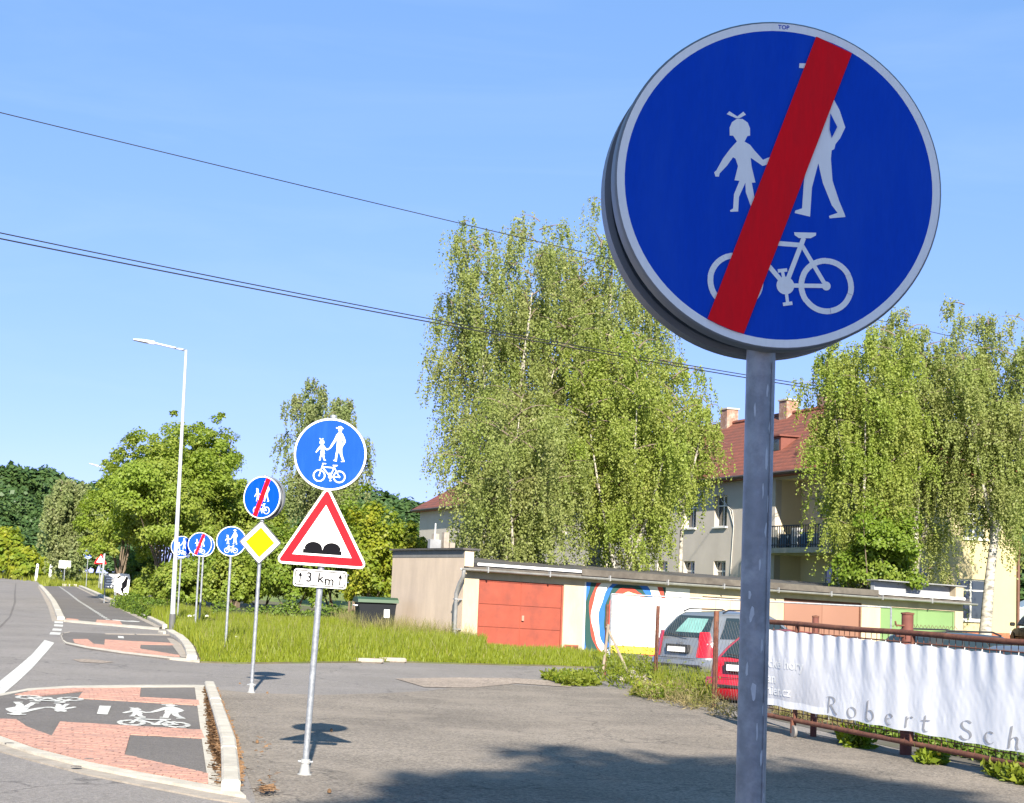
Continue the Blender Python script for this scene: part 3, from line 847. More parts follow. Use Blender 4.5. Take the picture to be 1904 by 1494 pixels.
# --- far traffic furniture at the end of the path
b = P(121, 1050, 138.)
t = thing('place_sign', 'white end-of-town board with black diagonal stroke on a grey post', 'road sign', (b[0], b[1], T(b[0], b[1])))
hz = b[2] - t.location.z
pole(t, hz + .25, .035, base=False)
bd = flat_panel(t, [(-.48, -.3), (.48, -.3), (.48, .3), (-.48, .3)], hz, -.05, name='board')
flat_print(bd, [(-.475, -.295), (.475, -.295), (.475, .295), (-.475, .295)], hz, -.0515, s_white, 'white_field')
flat_print(bd, [(-.4, -.24), (-.34, -.26), (.42, .2), (.36, .24)], hz, -.054, s_red if False else s_black, 'diagonal_stroke')
for px, py, lb in ((67.5, 1065, 'white roadside marker post at the edge of the asphalt'), (93, 1062, 'white roadside marker post standing in the grass')):
    b = P(px, py, 160.)
    t = thing('marker_post', lb, 'marker post', (b[0], b[1], T(b[0], b[1])), lean=(.06, 0), group='white roadside marker posts')
    part('post', MB().prism([(-.11, 0), (.11, 0), (.10, 1.5), (-.04, 1.58), (-.10, 1.5)], -.06, .06, lambda x, y, h: (x, h, y)), s_white, t)
    part('reflector', MB().box((0, -.065, 1.2), (.12, .01, .22)), s_black, t)
b = P(187, 1042, 118.)
t = thing('traffic_sign', 'far warning triangle half covered by leaves beside the distant lamp', 'road sign', (b[0], b[1], T(b[0], b[1])), rotz=.1)
hz = b[2] - t.location.z
pole(t, hz + .5, .03, base=False)
pt = flat_panel(t, rounded(tri_poly(.9), .05), hz, -.05, name='triangle_panel')
flat_print(pt, rounded(tri_poly(.89), .048), hz, -.053, s_red, 'red_border')
flat_print(pt, tri_poly(.54), hz, -.056, s_white, 'white_field')
b = P(194, 1012, 112.)
t = thing('traffic_mirror', 'white rimmed round traffic mirror on a thin post among leaves', 'mirror', (b[0] , b[1], T(b[0], b[1])), rotz=-.5)
hz = b[2] - t.location.z
pole(t, hz, .03, base=False)
part('mirror_frame', MB().lathe([(.02, -.05), (.34, -.05), (.36, -.02), (.30, .06), (.02, .1)], 24, 'Y', (0, 0, hz)), s_white, t, 40)

# --- billboards by the hedge
b = P(227, 1086, 84.)
t = thing('billboard', 'white board painted with black cow patches above the hedge', 'billboard', (b[0], b[1], T(b[0], b[1])), rotz=-.05)
hz = b[2] - t.location.z
part('board', MB().prism([(-.45, -.35), (-.2, -.42), (.1, -.55), (.4, -.5), (.47, .3), (.4, .52), (-.1, .55), (-.38, .5), (-.44, .1)], -.02, .02, lambda x, y, h: (x, h, hz + y)), s_white, t)
for poly in ([(.02, -.3), (.3, -.1), (.34, .35), (.22, .4), (.12, .2), (-.02, .05)], [(-.4, .28), (-.2, .42), (-.05, .44), (-.2, .3)], [(-.1, -.2), (.1, -.5), (.14, -.3), (.06, -.12)]):
    flat_print(t, poly, hz, -.024, s_black, 'black_patch')
for sx in (-.35, .35): part('leg', MB().tube([(sx, .04, -.05), (sx, .04, hz + .3)], .03, 8), galv, t)
t.scale = (.82, .82, .97)
b = P(205, 1081, 85.)
t = thing('billboard', 'grey board with rows of white lines of print beside the cow board', 'billboard', (b[0], b[1], T(b[0], b[1])), rotz=-.05)
hz = b[2] - t.location.z
part('board', MB().box((0, 0, hz), (.62, .04, .72)), mat('board_grey', (.22, .23, .24), .6), t)
for i in range(5): part('print_line', MB().box((-.04 + .03 * (i % 2), -.023, hz + .26 - i * .13), (.44 - .08 * (i % 3), .006, .07)), s_white, t)
for sx in (-.25, .25): part('leg', MB().tube([(sx, .04, -.05), (sx, .04, hz)], .03, 8), galv, t)

# ------------------------------------------------------------------ street lamps
def street_lamp(px, base_y, top_px, label, arm_px, Y=None):
    b_ = G(px, base_y); Y = Y or b_[1]; b_ = P(px, base_y, Y)
    z0 = T(b_[0], b_[1]); tp = P(*top_px, Y); ap = P(*arm_px, Y)
    t_ = thing('street_lamp', label, 'street lamp', (b_[0], b_[1], z0))
    h = tp[2] - z0; dx = tp[0] - b_[0]
    lamp_m = mat('lamp_paint', (.50, .52, .54), .45, .25, .06, 8)
    mb = MB(); mb.tube([(0, 0, .55), (dx * .15, 0, h * .15), (dx * .5, 0, h * .5), (dx, 0, h)], [.075, .072, .058, .042], 16)
    part('mast', mb, lamp_m, t_, 40)
    part('mast_foot', MB().tube([(0, 0, -.1), (0, 0, .58)], .095, 16), mat('lamp_foot', (.10, .10, .10), .7), t_, 40)
    part('hatch', MB().box((0, -.092, .95), (.09, .012, .35)), lamp_m, t_)
    ax, az = ap[0] - b_[0], ap[2] - z0
    arm_end = (dx + (ax - dx) * .62, 0, h + (az - h) * .60 + .03)
    part('arm', MB().tube([(dx, 0, h - .02), arm_end], .035, 10), lamp_m, t_, 40)
    # flat LED head
    hd = MB()
    L = math.hypot(ax - arm_end[0], az - arm_end[2]); ang = math.atan2(az - arm_end[2], ax - arm_end[0])
    M_ = Matrix.Rotation(-ang, 3, 'Y')
    o = Vector(arm_end)
    prof = [(-.06, .045, .05), (.10, .06, .06), (.2, .13, .05), (L * .6, .15, .04), (L * .95, .10, .025), (L, .04, .015)]
    vv, ff = [], []
    for s_, hw, hh in prof:
        for a_, b2 in ((-hw, -hh), (hw, -hh), (hw, hh * .4), (hw * .6, hh), (-hw * .6, hh), (-hw, hh * .4)): vv.append(o + M_ @ Vector((s_, a_, b2)))
    for i in range(len(prof) - 1):
        for k in range(6): ff.append((i * 6 + k, i * 6 + (k + 1) % 6, i * 6 + 6 + (k + 1) % 6, i * 6 + 6 + k))
    ff += [tuple(range(6)), tuple(range((len(prof) - 1) * 6, len(prof) * 6))]
    hd.add(vv, ff); part('lamp_head', hd, lamp_m, t_, 40)
    return t_
street_lamp(319, 1178, (346, 651), 'tall pale street lamp with bent arm and dark foot beside the kerb', (247, 632))
street_lamp(187.5, 1101, (209, 876), 'distant thin street lamp half hidden behind the bushy tree', (165, 862), Y=115.)

# ------------------------------------------------------------------ buildings
def wall_holes(mb, o, e, n_, L, z0, z1, holes, depth):
    """rendered wall with real openings; o: corner, e: along, n_: outward"""
    xs = sorted({0, L, *[h[0] for h in holes], *[h[1] for h in holes]}); zs = sorted({z0, z1, *[h[2] for h in holes], *[h[3] for h in holes]})
    pt = lambda s_, z, d_=0: (o[0] + e[0] * s_ - n_[0] * d_, o[1] + e[1] * s_ - n_[1] * d_, o[2] + z + (e[2] if len(e) > 2 else 0) * s_)
    for i in range(len(xs) - 1):
        for j in range(len(zs) - 1):
            cx, cz = (xs[i] + xs[i + 1]) / 2, (zs[j] + zs[j + 1]) / 2
            if any(h[0] < cx < h[1] and h[2] < cz < h[3] for h in holes): continue
            mb.quad(pt(xs[i], zs[j]), pt(xs[i + 1], zs[j]), pt(xs[i + 1], zs[j + 1]), pt(xs[i], zs[j + 1]))
    for a, b_, c_, d_ in holes:
        mb.quad(pt(a, c_), pt(a, d_), pt(a, d_, depth), pt(a, c_, depth))
        mb.quad(pt(b_, c_), pt(b_, c_, depth), pt(b_, d_, depth), pt(b_, d_))
        mb.quad(pt(a, d_), pt(b_, d_), pt(b_, d_, depth), pt(a, d_, depth))
        mb.quad(pt(a, c_), pt(a, c_, depth), pt(b_, c_, depth), pt(b_, c_))
    return pt

class Frame:
    """local frame of a wall: s along, z up, d outward"""
    def __init__(s, o, ang, slope=0.0):
        s.o = o; s.e = (math.cos(ang), math.sin(ang)); s.n = (math.sin(ang), -math.cos(ang)); s.k = slope
    def p(s, a, z, d=0.0):
        return (s.o[0] + s.e[0] * a + s.n[0] * d, s.o[1] + s.e[1] * a + s.n[1] * d, s.o[2] + z + s.k * a)
    def box(s, mb, a0, a1, z0, z1, d0, d1):
        v = [s.p(a, z, d) for d in (d0, d1) for a, z in ((a0, z0), (a1, z0), (a1, z1), (a0, z1))]
        mb.add(v, [(0, 3, 2, 1), (4, 5, 6, 7), (0, 1, 5, 4), (1, 2, 6, 5), (2, 3, 7, 6), (3, 0, 4, 7)]); return mb
    def at(s, px, py):
        """photo pixel -> (s, z) on this wall plane"""
        d = ray(px, py); n_ = np.array([s.n[0], s.n[1], 0]); o = np.array(s.o)
        t_ = ((o - _C) @ n_) / (d @ n_); q = _C + d * t_
        a = (q[0] - s.o[0]) * s.e[0] + (q[1] - s.o[1]) * s.e[1]
        return a, q[2] - s.o[2] - s.k * a

cream = mat('cream_render', (.47, .39, .265), .9, 0, .10, 2.5, (.30, .25, .18), .6, 1.1, .25, 30, stretch=(1, 1, .3))
grey_render = mat('grey_beige_render', (.34, .30, .25), .92, 0, .10, 1.5, (.25, .22, .18), .5, .5, .15, 25)
gable_render = mat('weathered_gable_render', (.62, .49, .37), .92, 0, .10, 1.2, (.46, .36, .28), .6, .7, .25, 22, stretch=(1, 1, .35))
felt = mat('roofing_felt', (.055, .055, .058), .9, 0, .18, 3, (.16, .13, .10), .6, .8, .3, 30)
old_board = mat('mossy_concrete_edge', (.105, .092, .076), .95, 0, .25, 4, (.06, .05, .042), .85, 1.2, .3, 25)
zinc = mat('zinc_gutter', (.30, .30, .30), .55, .4, .12, 4, (.45, .45, .44), .5, 2)
white_trim = mat('white_trim', (.72, .71, .68), .6, 0, .06, 4)

# --- the row of garages
GA = Frame((-1.25, 52.5, 0.0), math.radians(25), -.0215)
gsx = lambda px, py=1150: GA.at(px, py)[0]
gar = thing('garage_row', 'long low row of cream garages with felt roof, coloured doors and painted mural', 'garage', (GA.o[0], GA.o[1], 0))
def gp(name, mb, m, parent=gar, smooth=None):
    """garage parts are measured in the place; the thing's origin sits at its corner"""
    for i, v in enumerate(mb.v): mb.v[i] = (v[0] - GA.o[0], v[1] - GA.o[1], v[2])
    return part(name, mb, m, parent, smooth)
GL, GD = 19.1, 6.0
HT = 2.40           # underside of the eaves
doors = []
for px0, px1, py0 in ((888, 1047, 1074), (1137, 1303, 1110), (1304, 1386, 1118), (1457, 1602, 1108), (1637, 1776, 1120)):
    a0, a1 = gsx(px0), gsx(px1); doors.append((a0, a1))
holes = [(doors[0][0], doors[0][1], -.0, 2.17), (doors[2][0] + .02, doors[2][1], -.05, 2.1), (doors[3][0], doors[3][1], -.05, 2.22), (doors[4][0], doors[4][1], -.05, 2.15)]
w = MB(); wall_holes(w, GA.o, (*GA.e, GA.k), GA.n, GL, -.5, HT, holes, .10); gp('front_wall', w, cream)
gable = MB()
bk = lambda s_, z: GA.p(s_, z, -GD)
gable.quad(GA.p(0, -.4), GA.p(0, HT + .61), bk(0, HT + .61), bk(0, -.4))
gp('gable_wall', gable, gable_render)
g2 = MB(); g2.quad(GA.p(GL, -.5), GA.p(GL, HT + .1), bk(GL, HT + .35), bk(GL, -.5)); g2.quad(bk(0, -.5), bk(0, HT + .5), bk(GL, HT + .5), bk(GL, -.5)); gp('rear_wall', g2, cream)
# roof slab: felt sheets, each laid with a lapped edge
nsh = 6
for i in range(nsh):
    a0, a1 = GL * i / nsh + (.32 if i == 0 else 0), GL * (i + 1) / nsh
    dz = (i % 2) * .012
    r_ = MB()
    v = [GA.p(a0, HT + .20 + dz, .28), GA.p(a1 + .03, HT + .20 + dz, .28), GA.p(a1 + .03, HT + .58 + dz, -GD), GA.p(a0, HT + .58 + dz, -GD)]
    v2 = [(x, y, z - .10) for x, y, z in v]
    r_.add(v + v2, [(0, 1, 2, 3), (7, 6, 5, 4), (0, 4, 5, 1), (1, 5, 6, 2), (2, 6, 7, 3), (3, 7, 4, 0)])
    gp('roof_sheet', r_, felt)
# edge: white metal flashing, then bare mossy concrete
sfl = gsx(1072, 1070)
gp('white_flashing', GA.box(MB(), .30, sfl, HT + .17, HT + .25, .30, .34), white_trim)
gp('roof_edge', GA.box(MB(), sfl + .01, GL - 3.9, HT + .09, HT + .29, .29, .345), old_board)
gp('roof_edge', GA.box(MB(), GL - 3.88, GL - .2, HT + .15, HT + .24, .29, .35), white_trim)
gp('eaves_board', GA.box(MB(), .02, GL + .1, HT + .02, HT + .12, .0, .30), old_board)
# parapets at both ends
pa = MB(); GA.box(pa, .004, .30, HT + .13, HT + .62, -GD, .02); gp('parapet', pa, gable_render)
pa = MB(); GA.box(pa, -.012, -.002, HT + .40, HT + .66, -GD, .0); gp('felt_apron', pa, mat('apron_grey', (.20, .19, .18), .9, 0, .15, 3))
pa = MB(); GA.box(pa, -.10, .48, HT + .623, HT + .68, -GD - .08, .10); gp('parapet_cap', pa, felt)
pa = MB(); GA.box(pa, GL - 3.6, GL - .35, HT + .25, HT + .60, -.50, -.30); gp('roof_upstand', pa, mat('grey_sheet', (.34, .35, .37), .7, .2, .1, 3))
pa = MB(); GA.box(pa, GL - .34, GL, HT + .13, HT + .62, -1.5, .01); gp('parapet', pa, cream)
pa = MB(); GA.box(pa, GL - 3.7, GL + .1, HT + .622, HT + .66, -.6, .06); gp('parapet_cap', pa, zinc)
# gutter (half pipe) with brackets and downpipe
gm = MB(); N = 8
for k in range(N):
    w0, w1 = math.pi * k / N, math.pi * (k + 1) / N
    q = lambda a, w_: GA.p(a, HT + .06 - .075 * math.sin(w_), .36 - .075 * math.cos(w_))
    gm.quad(q(-.25, w0), q(GL + .3, w0), q(GL + .3, w1), q(-.25, w1))
gp('gutter', gm, zinc, smooth=60)
for i in range(9):
    a = .6 + i * 2.1
    gp('gutter_bracket', GA.box(MB(), a, a + .035, HT - .03, HT + .14, .275, .44), zinc)
dp = MB(); dp.tube([GA.p(-.16, HT + .0, .36), GA.p(-.16, HT - .18, .34), GA.p(-.18, HT - .42, .10), GA.p(-.18, HT - .7, -.10), GA.p(-.18, -.3, -.10)], .06, 10); gp('downpipe', dp, zinc, smooth=50)
for z in (.6, 1.5): gp('pipe_clip', GA.box(MB(), -.25, 0, z, z + .04, -.17, -.03), zinc)
# doors: leaves of pressed sheet panels
def leaf_door(i, ncol, nrow, z0, z1, m, cross=False, rec=.07, frame_m=None, name='garage_door'):
    a0, a1 = doors[i]
    d0 = gp(name, GA.box(MB(), a0 + .005, a1 - .005, z0, z1 - .005, -rec - .05, -rec - .02), m)
    fw = .05
    for x0, x1, y0, y1 in ((a0 + .005, a0 + fw, z0, z1 - .006), (a1 - fw, a1 - .005, z0, z1 - .006), (a0 + fw + .001, a1 - fw - .001, z1 - fw, z1 - .006)):
        gp('door_frame', GA.box(MB(), x0, x1, y0, y1, -rec - .019, -rec + .02), frame_m or m, d0)
    cw = (a1 - a0 - 2 * fw) / ncol
    for c_ in range(ncol):
        for r_ in range(nrow):
            x0, x1 = a0 + fw + c_ * cw + .012, a0 + fw + (c_ + 1) * cw - .012
            y0 = z0 + .03 + (z1 - fw - z0 - .03) * r_ / nrow + .008; y1 = z0 + .03 + (z1 - fw - z0 - .03) * (r_ + 1) / nrow - .008
            mb = MB(); n_ = 10 if not cross else 1
            if cross:
                cx, cz = (x0 + x1) / 2, (y0 + y1) / 2
                v = [GA.p(x0, y0, -rec), GA.p(x1, y0, -rec), GA.p(x1, y1, -rec), GA.p(x0, y1, -rec), GA.p(cx, cz, -rec + .10)]
                mb.add(v, [(0, 1, 4), (1, 2, 4), (2, 3, 4), (3, 0, 4)])
                GA.box(mb, x0, x1, y0, y1, -rec - .018, -rec - .002)
            else:
                vv = []
                for u in range(6):
                    for w_ in range(6):
                        b_ = .012 * math.sin(math.pi * u / 5) * math.sin(math.pi * w_ / 5) * rng.uniform(-1, 1.4)
                        vv.append(GA.p(x0 + (x1 - x0) * u / 5, y0 + (y1 - y0) * w_ / 5, -rec + b_))
                mb.add(vv, [(u * 6 + w_, (u + 1) * 6 + w_, (u + 1) * 6 + w_ + 1, u * 6 + w_ + 1) for u in range(5) for w_ in range(5)])
            gp('door_panel', mb, m, d0, 30)
    return d0
red_door = mat('red_orange_paint', (.275, .056, .030), .6, 0, .10, 3, (.17, .042, .028), .6, 1.6, .05, 20)
brown_door = mat('brown_pink_paint', (.25, .125, .085), .7, 0, .08, 2, (.20, .10, .07), .5, 1)
green_door = mat('green_paint', (.150, .245, .095), .65, 0, .06, 2)
plank = mat('pale_planks', (.50, .43, .32), .85, 0, .12, 3, (.36, .30, .22), .5, 1.5, stretch=(6, 6, .6))
d0 = leaf_door(0, 2, 3, .02, 2.17, red_door)
am = (doors[0][0] + doors[0][1]) / 2
gp('door_handle', GA.box(MB(), am + .04, am + .11, .98, 1.14, -.055, .0), mat('worn_pink', (.5, .22, .16), .6), d0)
gp('door_sill', GA.box(MB(), doors[0][0], doors[0][1], -.10, .015, -.06, .03), white_trim)
leaf_door(3, 2, 2, -.05, 2.22, brown_door, True, frame_m=rust)
leaf_door(4, 2, 1, -.05, 2.15, green_door, True)
pd = gp('garage_door', GA.box(MB(), doors[2][0] + .025, doors[2][1] - .005, -.05, 2.09, -.11, -.08), plank)
nb = 9
for i in range(nb):
    a0 = doors[2][0] + .03 + (doors[2][1] - doors[2][0] - .04) * i / nb; a1 = doors[2][0] + .03 + (doors[2][1] - doors[2][0] - .04) * (i + 1) / nb - .012
    gp('plank', GA.box(MB(), a0, a1, -.05, 1.55, -.079, -.05 + .004 * (i % 2)), plank, pd)
    if i % 3 == 0: gp('plank', GA.box(MB(), a0, min(a1 + 2 * (a1 - a0), doors[2][1] - .02), 1.56, 2.08, -.079, -.055), mat('peach_board', (.56, .42, .30), .85, 0, .08, 3), pd)
gp('vent_grille', GA.box(MB(), gsx(1047) + .08, gsx(1047) + .56, .06, .33, .001, .03), mat('vent_red', (.32, .085, .05), .7))
for k in (0, 1): gp('vent_slot', GA.box(MB(), gsx(1047) + .12 + .24 * k, gsx(1047) + .30 + .24 * k, .10, .29, .031, .036), mat('vent_dark', (.12, .03, .022), .8))
# mural: rings of paint on the wall of the second garage
ma0, ma1 = gsx(1085), gsx(1236); mz1 = HT - .1
mur = gp('mural', GA.box(MB(), ma0, ma1 + .9, -.3, mz1, .001, .006), mat('mural_white', (.72, .70, .62), .8, 0, .04, 2))
cxm, czm = gsx(1168), GA.at(1168, 1150)[1]
rect = [(ma0 + .05, -.3), (ma1, -.3), (ma1, mz1), (ma0 + .05, mz1)]
cols = {'blue': (.018, .12, .42), 'green': (.012, .055, .048), 'red': (.42, .05, .03), 'yellow': (.74, .55, .05), 'white': (.72, .70, .62), 'cream': (.70, .60, .34)}
bands = [('blue', 9, 1.62), ('green', 1.62, 1.40), ('red', 1.40, 1.29), ('white', 1.29, 1.06), ('blue', 1.06, .90), ('green', .90, .77), ('red', .77, .66), ('cream', .66, .50), ('blue', .50, .0)]
for bi, (cn, r1, r0) in enumerate(bands):
    mb = MB(); n_ = 72
    for k in range(n_):
        w0, w1 = 2 * math.pi * k / n_, 2 * math.pi * (k + 1) / n_
        wob = lambda r_, w_: r_ * (1 + .03 * math.sin(3 * w_ + r_ * 9) + .018 * math.sin(11 * w_ + r_ * 23))
        f = lambda r_, w_: (cxm + wob(min(r_, 2.6), w_) * math.cos(w_), czm + wob(min(r_, 2.6), w_) * 1.28 * math.sin(w_))
        q = clip([f(r0, w0), f(r1, w0), f(r1, w1), f(r0, w1)], rect)
        if len(q) >= 3 and area(q) > 1e-5: mb.sheet(q, .0085 + bi * .0002, lambda a, z, h: GA.p(a, z, h))
    if mb.f: o_ = gp('mural_band', mb, mat('mural_' + cn, cols[cn], .75, 0, .08, 4), mur); stuff(o_)
wpn = gp('white_board', GA.box(MB(), doors[1][0], doors[1][1], .38, GA.at(1200, 1111)[1], .012, .05), mat('white_sheet', (.80, .80, .79), .5, 0, .02, 2))
gp('red_strip', GA.box(MB(), doors[1][0], doors[1][1] - .9, -.15, .148, .012, .03), mat('mural_red', cols['red'], .75, 0, .08, 4))
gp('yellow_strip', GA.box(MB(), doors[1][0], doors[1][1] - .6, .15, .378, .012, .03), mat('mural_yellow', cols['yellow'], .75, 0, .08, 4))
# small chimney pots / clutter on the flat roof
for px, h in ((826, .55), (846, .62), (858, .3)):
    a, z = GA.at(px, 1015); gp('roof_pipe', GA.box(MB(), a + .9, a + 1.08, HT + .4, HT + .62 + h, -3.2, -3.0), concrete_sand)
mb = MB(); mb.tube([GA.p(.25, HT + .5, -3), GA.p(.25, HT + 1.5, -3)], .02, 6); gp('aerial', mb, white_trim)
gp('aerial_box', GA.box(MB(), .05, .42, HT + .68, HT + .98, -3.1, -2.9), zinc)

# --- the dwelling house behind
HW = Frame((*P(1562, 1000, 70.)[:2], 0.0), math.radians(110))            # long facade, runs back to the left; outward normal checked below
HW.n = (-math.cos(math.radians(20)), -math.sin(math.radians(20)))
HE = Frame(HW.o, math.radians(20))                                        # sunny end wall
house = thing('apartment_house', 'two-storey house with red hipped roof, grey long side and pale yellow end wall', 'house', (HW.o[0], HW.o[1], 0))
def hp(name, mb, m, parent=house, smooth=None):
    for i, v in enumerate(mb.v): mb.v[i] = (v[0] - HW.o[0], v[1] - HW.o[1], v[2])
    return part(name, mb, m, parent, smooth)
HLn, HDp, EV = 58.0, 8.6, 7.3
yellow_render = mat('pale_yellow_render', (.45, .38, .215), .9, 0, .04, 1.0, (.40, .33, .19), .3, .4, .1, 25)
house_grey = mat('house_grey_render', (.50, .45, .385), .92, 0, .06, .9, (.40, .355, .30), .5, .35, .12, 22)
roof_red = mat('red_roof_tiles', (.21, .062, .036), .8, 0, .25, 5, (.12, .05, .036), .75, 1.0, .35, 18)
def tile_rows(m_):
    n, l = m_.node_tree.nodes, m_.node_tree.links
    b = n['Principled BSDF']; src = b.inputs['Base Color'].links[0].from_socket
    tc = n.new('ShaderNodeTexCoord'); wv = n.new('ShaderNodeTexWave'); wv.wave_profile = 'SAW'; wv.bands_direction = 'Z'; wv.inputs['Scale'].default_value = 1.6; wv.inputs['Distortion'].default_value = .35
    l.new(tc.outputs['Object'], wv.inputs['Vector'])
    mr = n.new('ShaderNodeMapRange'); mr.inputs['To Min'].default_value = .62; mr.inputs['To Max'].default_value = 1.12; l.new(wv.outputs['Fac'], mr.inputs['Value'])
    mx = n.new('ShaderNodeMix'); mx.data_type = 'RGBA'; mx.blend_type = 'MULTIPLY'; mx.inputs[0].default_value = 1; l.new(src, mx.inputs[6]); l.new(mr.outputs[0], mx.inputs[7]); l.new(mx.outputs[2], b.inputs['Base Color'])
tile_rows(roof_red)
glass = mat('window_glass', (.035, .045, .055), .08, 0, .1, 1, spec=.8)
fr_white = mat('window_frame_white', (.62, .60, .55), .5, 0, .05, 4)
wins = []
for s0 in (10.0, 13.2, 16.2, 19.4, 22.6, 25.8, 29, 32.2, 35.4, 38.6, 41.8, 45):
    wins.append((s0, s0 + 1.25, 5.2, 6.65)); wins.append((s0, s0 + 1.2, 2.35, 3.62))
lo0, lo1 = .55, 5.45
w = MB(); wall_holes(w, HW.o, HW.e, HW.n, HLn, 0, EV, wins + [(lo0, lo1, 4.15, 7.15), (lo0, lo1, .6, 3.85)], .30)
hp('long_wall', w, house_grey)
lg = MB(); 
for za, zb in ((4.15, 7.15), (.6, 3.85)):
    v = [HW.p(lo0, za, -1.3), HW.p(lo1, za, -1.3), HW.p(lo1, zb, -1.3), HW.p(lo0, zb, -1.3)]
    lg.quad(*v)
    lg.quad(HW.p(lo0, za, -.3), HW.p(lo0, za, -1.3), HW.p(lo0, zb, -1.3), HW.p(lo0, zb, -.3))
    lg.quad(HW.p(lo1, za, -1.3), HW.p(lo1, za, -.3), HW.p(lo1, zb, -.3), HW.p(lo1, zb, -1.3))
    lg.quad(HW.p(lo0, zb, -.3), HW.p(lo0, zb, -1.3), HW.p(lo1, zb, -1.3), HW.p(lo1, zb, -.3))
    lg.quad(HW.p(lo0, za, -.3), HW.p(lo1, za, -.3), HW.p(lo1, za, -1.3), HW.p(lo0, za, -1.3))
hp('loggia_recess', lg, mat('loggia_render', (.66, .56, .36), .9, 0, .05, 1))
def window(fr, a0, a1, z0, z1, rec=.17, sill=True, cross=True, shut=None):
    wf = MB(); t_ = .06
    for x0, x1, y0, y1 in ((a0, a0 + t_, z0, z1), (a1 - t_, a1, z0, z1), (a0 + t_, a1 - t_, z1 - t_, z1), (a0 + t_, a1 - t_, z0, z0 + t_), ((a0 + a1) / 2 - .04, (a0 + a1) / 2 + .04, z0 + t_, z1 - t_)):
        fr.box(wf, x0, x1, y0, y1, -rec - .05, -rec)
    if cross: fr.box(wf, a0 + t_, (a0 + a1) / 2 - .04, z1 - .5, z1 - .44, -rec - .05, -rec); fr.box(wf, (a0 + a1) / 2 + .04, a1 - t_, z1 - .5, z1 - .44, -rec - .05, -rec)
    o = hp('window', wf, fr_white)
    hp('pane', fr.box(MB(), a0 + t_, a1 - t_, z0 + t_, z1 - t_, -rec - .04, -rec - .03), glass, o)
    if sill: hp('sill', fr.box(MB(), a0 - .08, a1 + .08, z0 - .07, z0 - .001, -.16, .10), white_trim, o)
    return o
for a0, a1, z0, z1 in wins: window(HW, a0, a1, z0, z1)
# loggia door and window, wall lamp, balcony slab and railing
window(HW, 1.0, 2.0, 4.2, 6.5, rec=1.20, sill=False); window(HW, 1.2, 3.2, 1.9, 3.4, rec=1.20, sill=False)
hp('loggia_box', HW.box(MB(), 3.6, 3.85, 5.5, 5.75, -1.29, -1.15), zinc)
hp('curtain_rail', HW.box(MB(), 2.3, 4.4, 6.3, 6.36, -1.29, -1.2), zinc)
hp('balcony_slab', HW.box(MB(), .3, 6.0, 3.90, 4.12, .002, .75), concrete)
rail = hp('balcony_rail', HW.box(HW.box(MB(), .35, 5.95, 5.02, 5.07, .66, .72), .35, 5.95, 4.22, 4.26, .66, .72), mat('iron_dark', (.03, .03, .032), .6))
dark_iron = mat('iron_dark', (.03, .03, .032), .6)
for i in range(29): hp('baluster', HW.box(MB(), .36 + i * .2, .39 + i * .2, 4.125, 5.019, .675, .705), dark_iron, rail)
for i, (a, z, cc) in enumerate(((1.0, 4.3, (.4, .4, .42)), (1.9, 4.25, (.10, .18, .28)), (2.7, 4.35, (.55, .55, .55)), (3.6, 4.3, (.08, .14, .2)), (4.4, 4.4, (.5, .48, .42)), (5.2, 4.3, (.25, .27, .3)))):
    hp('balcony_box', HW.box(MB(), a, a + .55, 4.125, z + .42 + .1 * (i % 3), .1, .45), mat('box_%d' % i, cc, .7))
# end wall
ew = [(3.0, 4.3, 1.9, 3.5), (5.6, 7.1, 1.4, 3.1), (5.9, 7.0, 4.8, 6.3), (2.6, 3.7, 4.8, 6.3)]
w = MB(); wall_holes(w, HE.o, HE.e, HE.n, HDp, .92, EV, ew, .18); hp('end_wall', w, yellow_render)
for a0, a1, z0, z1 in ew: window(HE, a0, a1, z0, z1, rec=.09)
pl = MB(); HE.box(pl, -.02, HDp + .02, -.1, .918, -.3, .03); hp('brick_plinth', pl, mat('brick_red', (.34, .12, .06), .85, 0, .25, 12))
fw_ = MB(); fw_.quad(HE.p(HDp, 0), HE.p(HDp, EV), (HE.p(HDp, EV)[0] + HW.e[0] * HLn, HE.p(HDp, EV)[1] + HW.e[1] * HLn, EV), (HE.p(HDp, 0)[0] + HW.e[0] * HLn, HE.p(HDp, 0)[1] + HW.e[1] * HLn, 0)); hp('rear_wall', fw_, house_grey)
fw_ = MB(); fw_.quad(HW.p(HLn, 0, 0), HW.p(HLn, EV, 0), HW.p(HLn, EV, -HDp), HW.p(HLn, 0, -HDp)); hp('far_wall', fw_, house_grey)
# roof: hipped, with thickness at the eaves
OV, RZ = .55, 10.9
def rp(a, d_, z): return HW.p(a, z, d_)
A, B, C2, D2 = rp(-OV, OV, EV - .05), rp(HLn + OV, OV, EV - .05), rp(HLn + OV, -HDp - OV, EV - .05), rp(-OV, -HDp - OV, EV - .05)
R0, R1 = rp(4.4, -HDp / 2, RZ), rp(HLn - 4.4, -HDp / 2, RZ)
rf = MB(); up = lambda p, k=.16: (p[0], p[1], p[2] + k)
rf.add([A, B, C2, D2, up(A), up(B), up(C2), up(D2), R0, R1], [(3, 2, 1, 0), (0, 1, 5, 4), (1, 2, 6, 5), (2, 3, 7, 6), (3, 0, 4, 7), (4, 5, 9, 8), (5, 6, 9), (6, 7, 8, 9), (7, 4, 8)])
roof = hp('roof', rf, roof_red)
mb = MB(); mb.tube([A[:2] + (EV + .06,), B[:2] + (EV + .06,)], .075, 8); hp('eaves_gutter', mb, mat('dark_gutter', (.06, .045, .04), .6), roof)
mb = MB(); mb.tube([R0, R1], .13, 8); hp('ridge', mb, roof_red, roof)
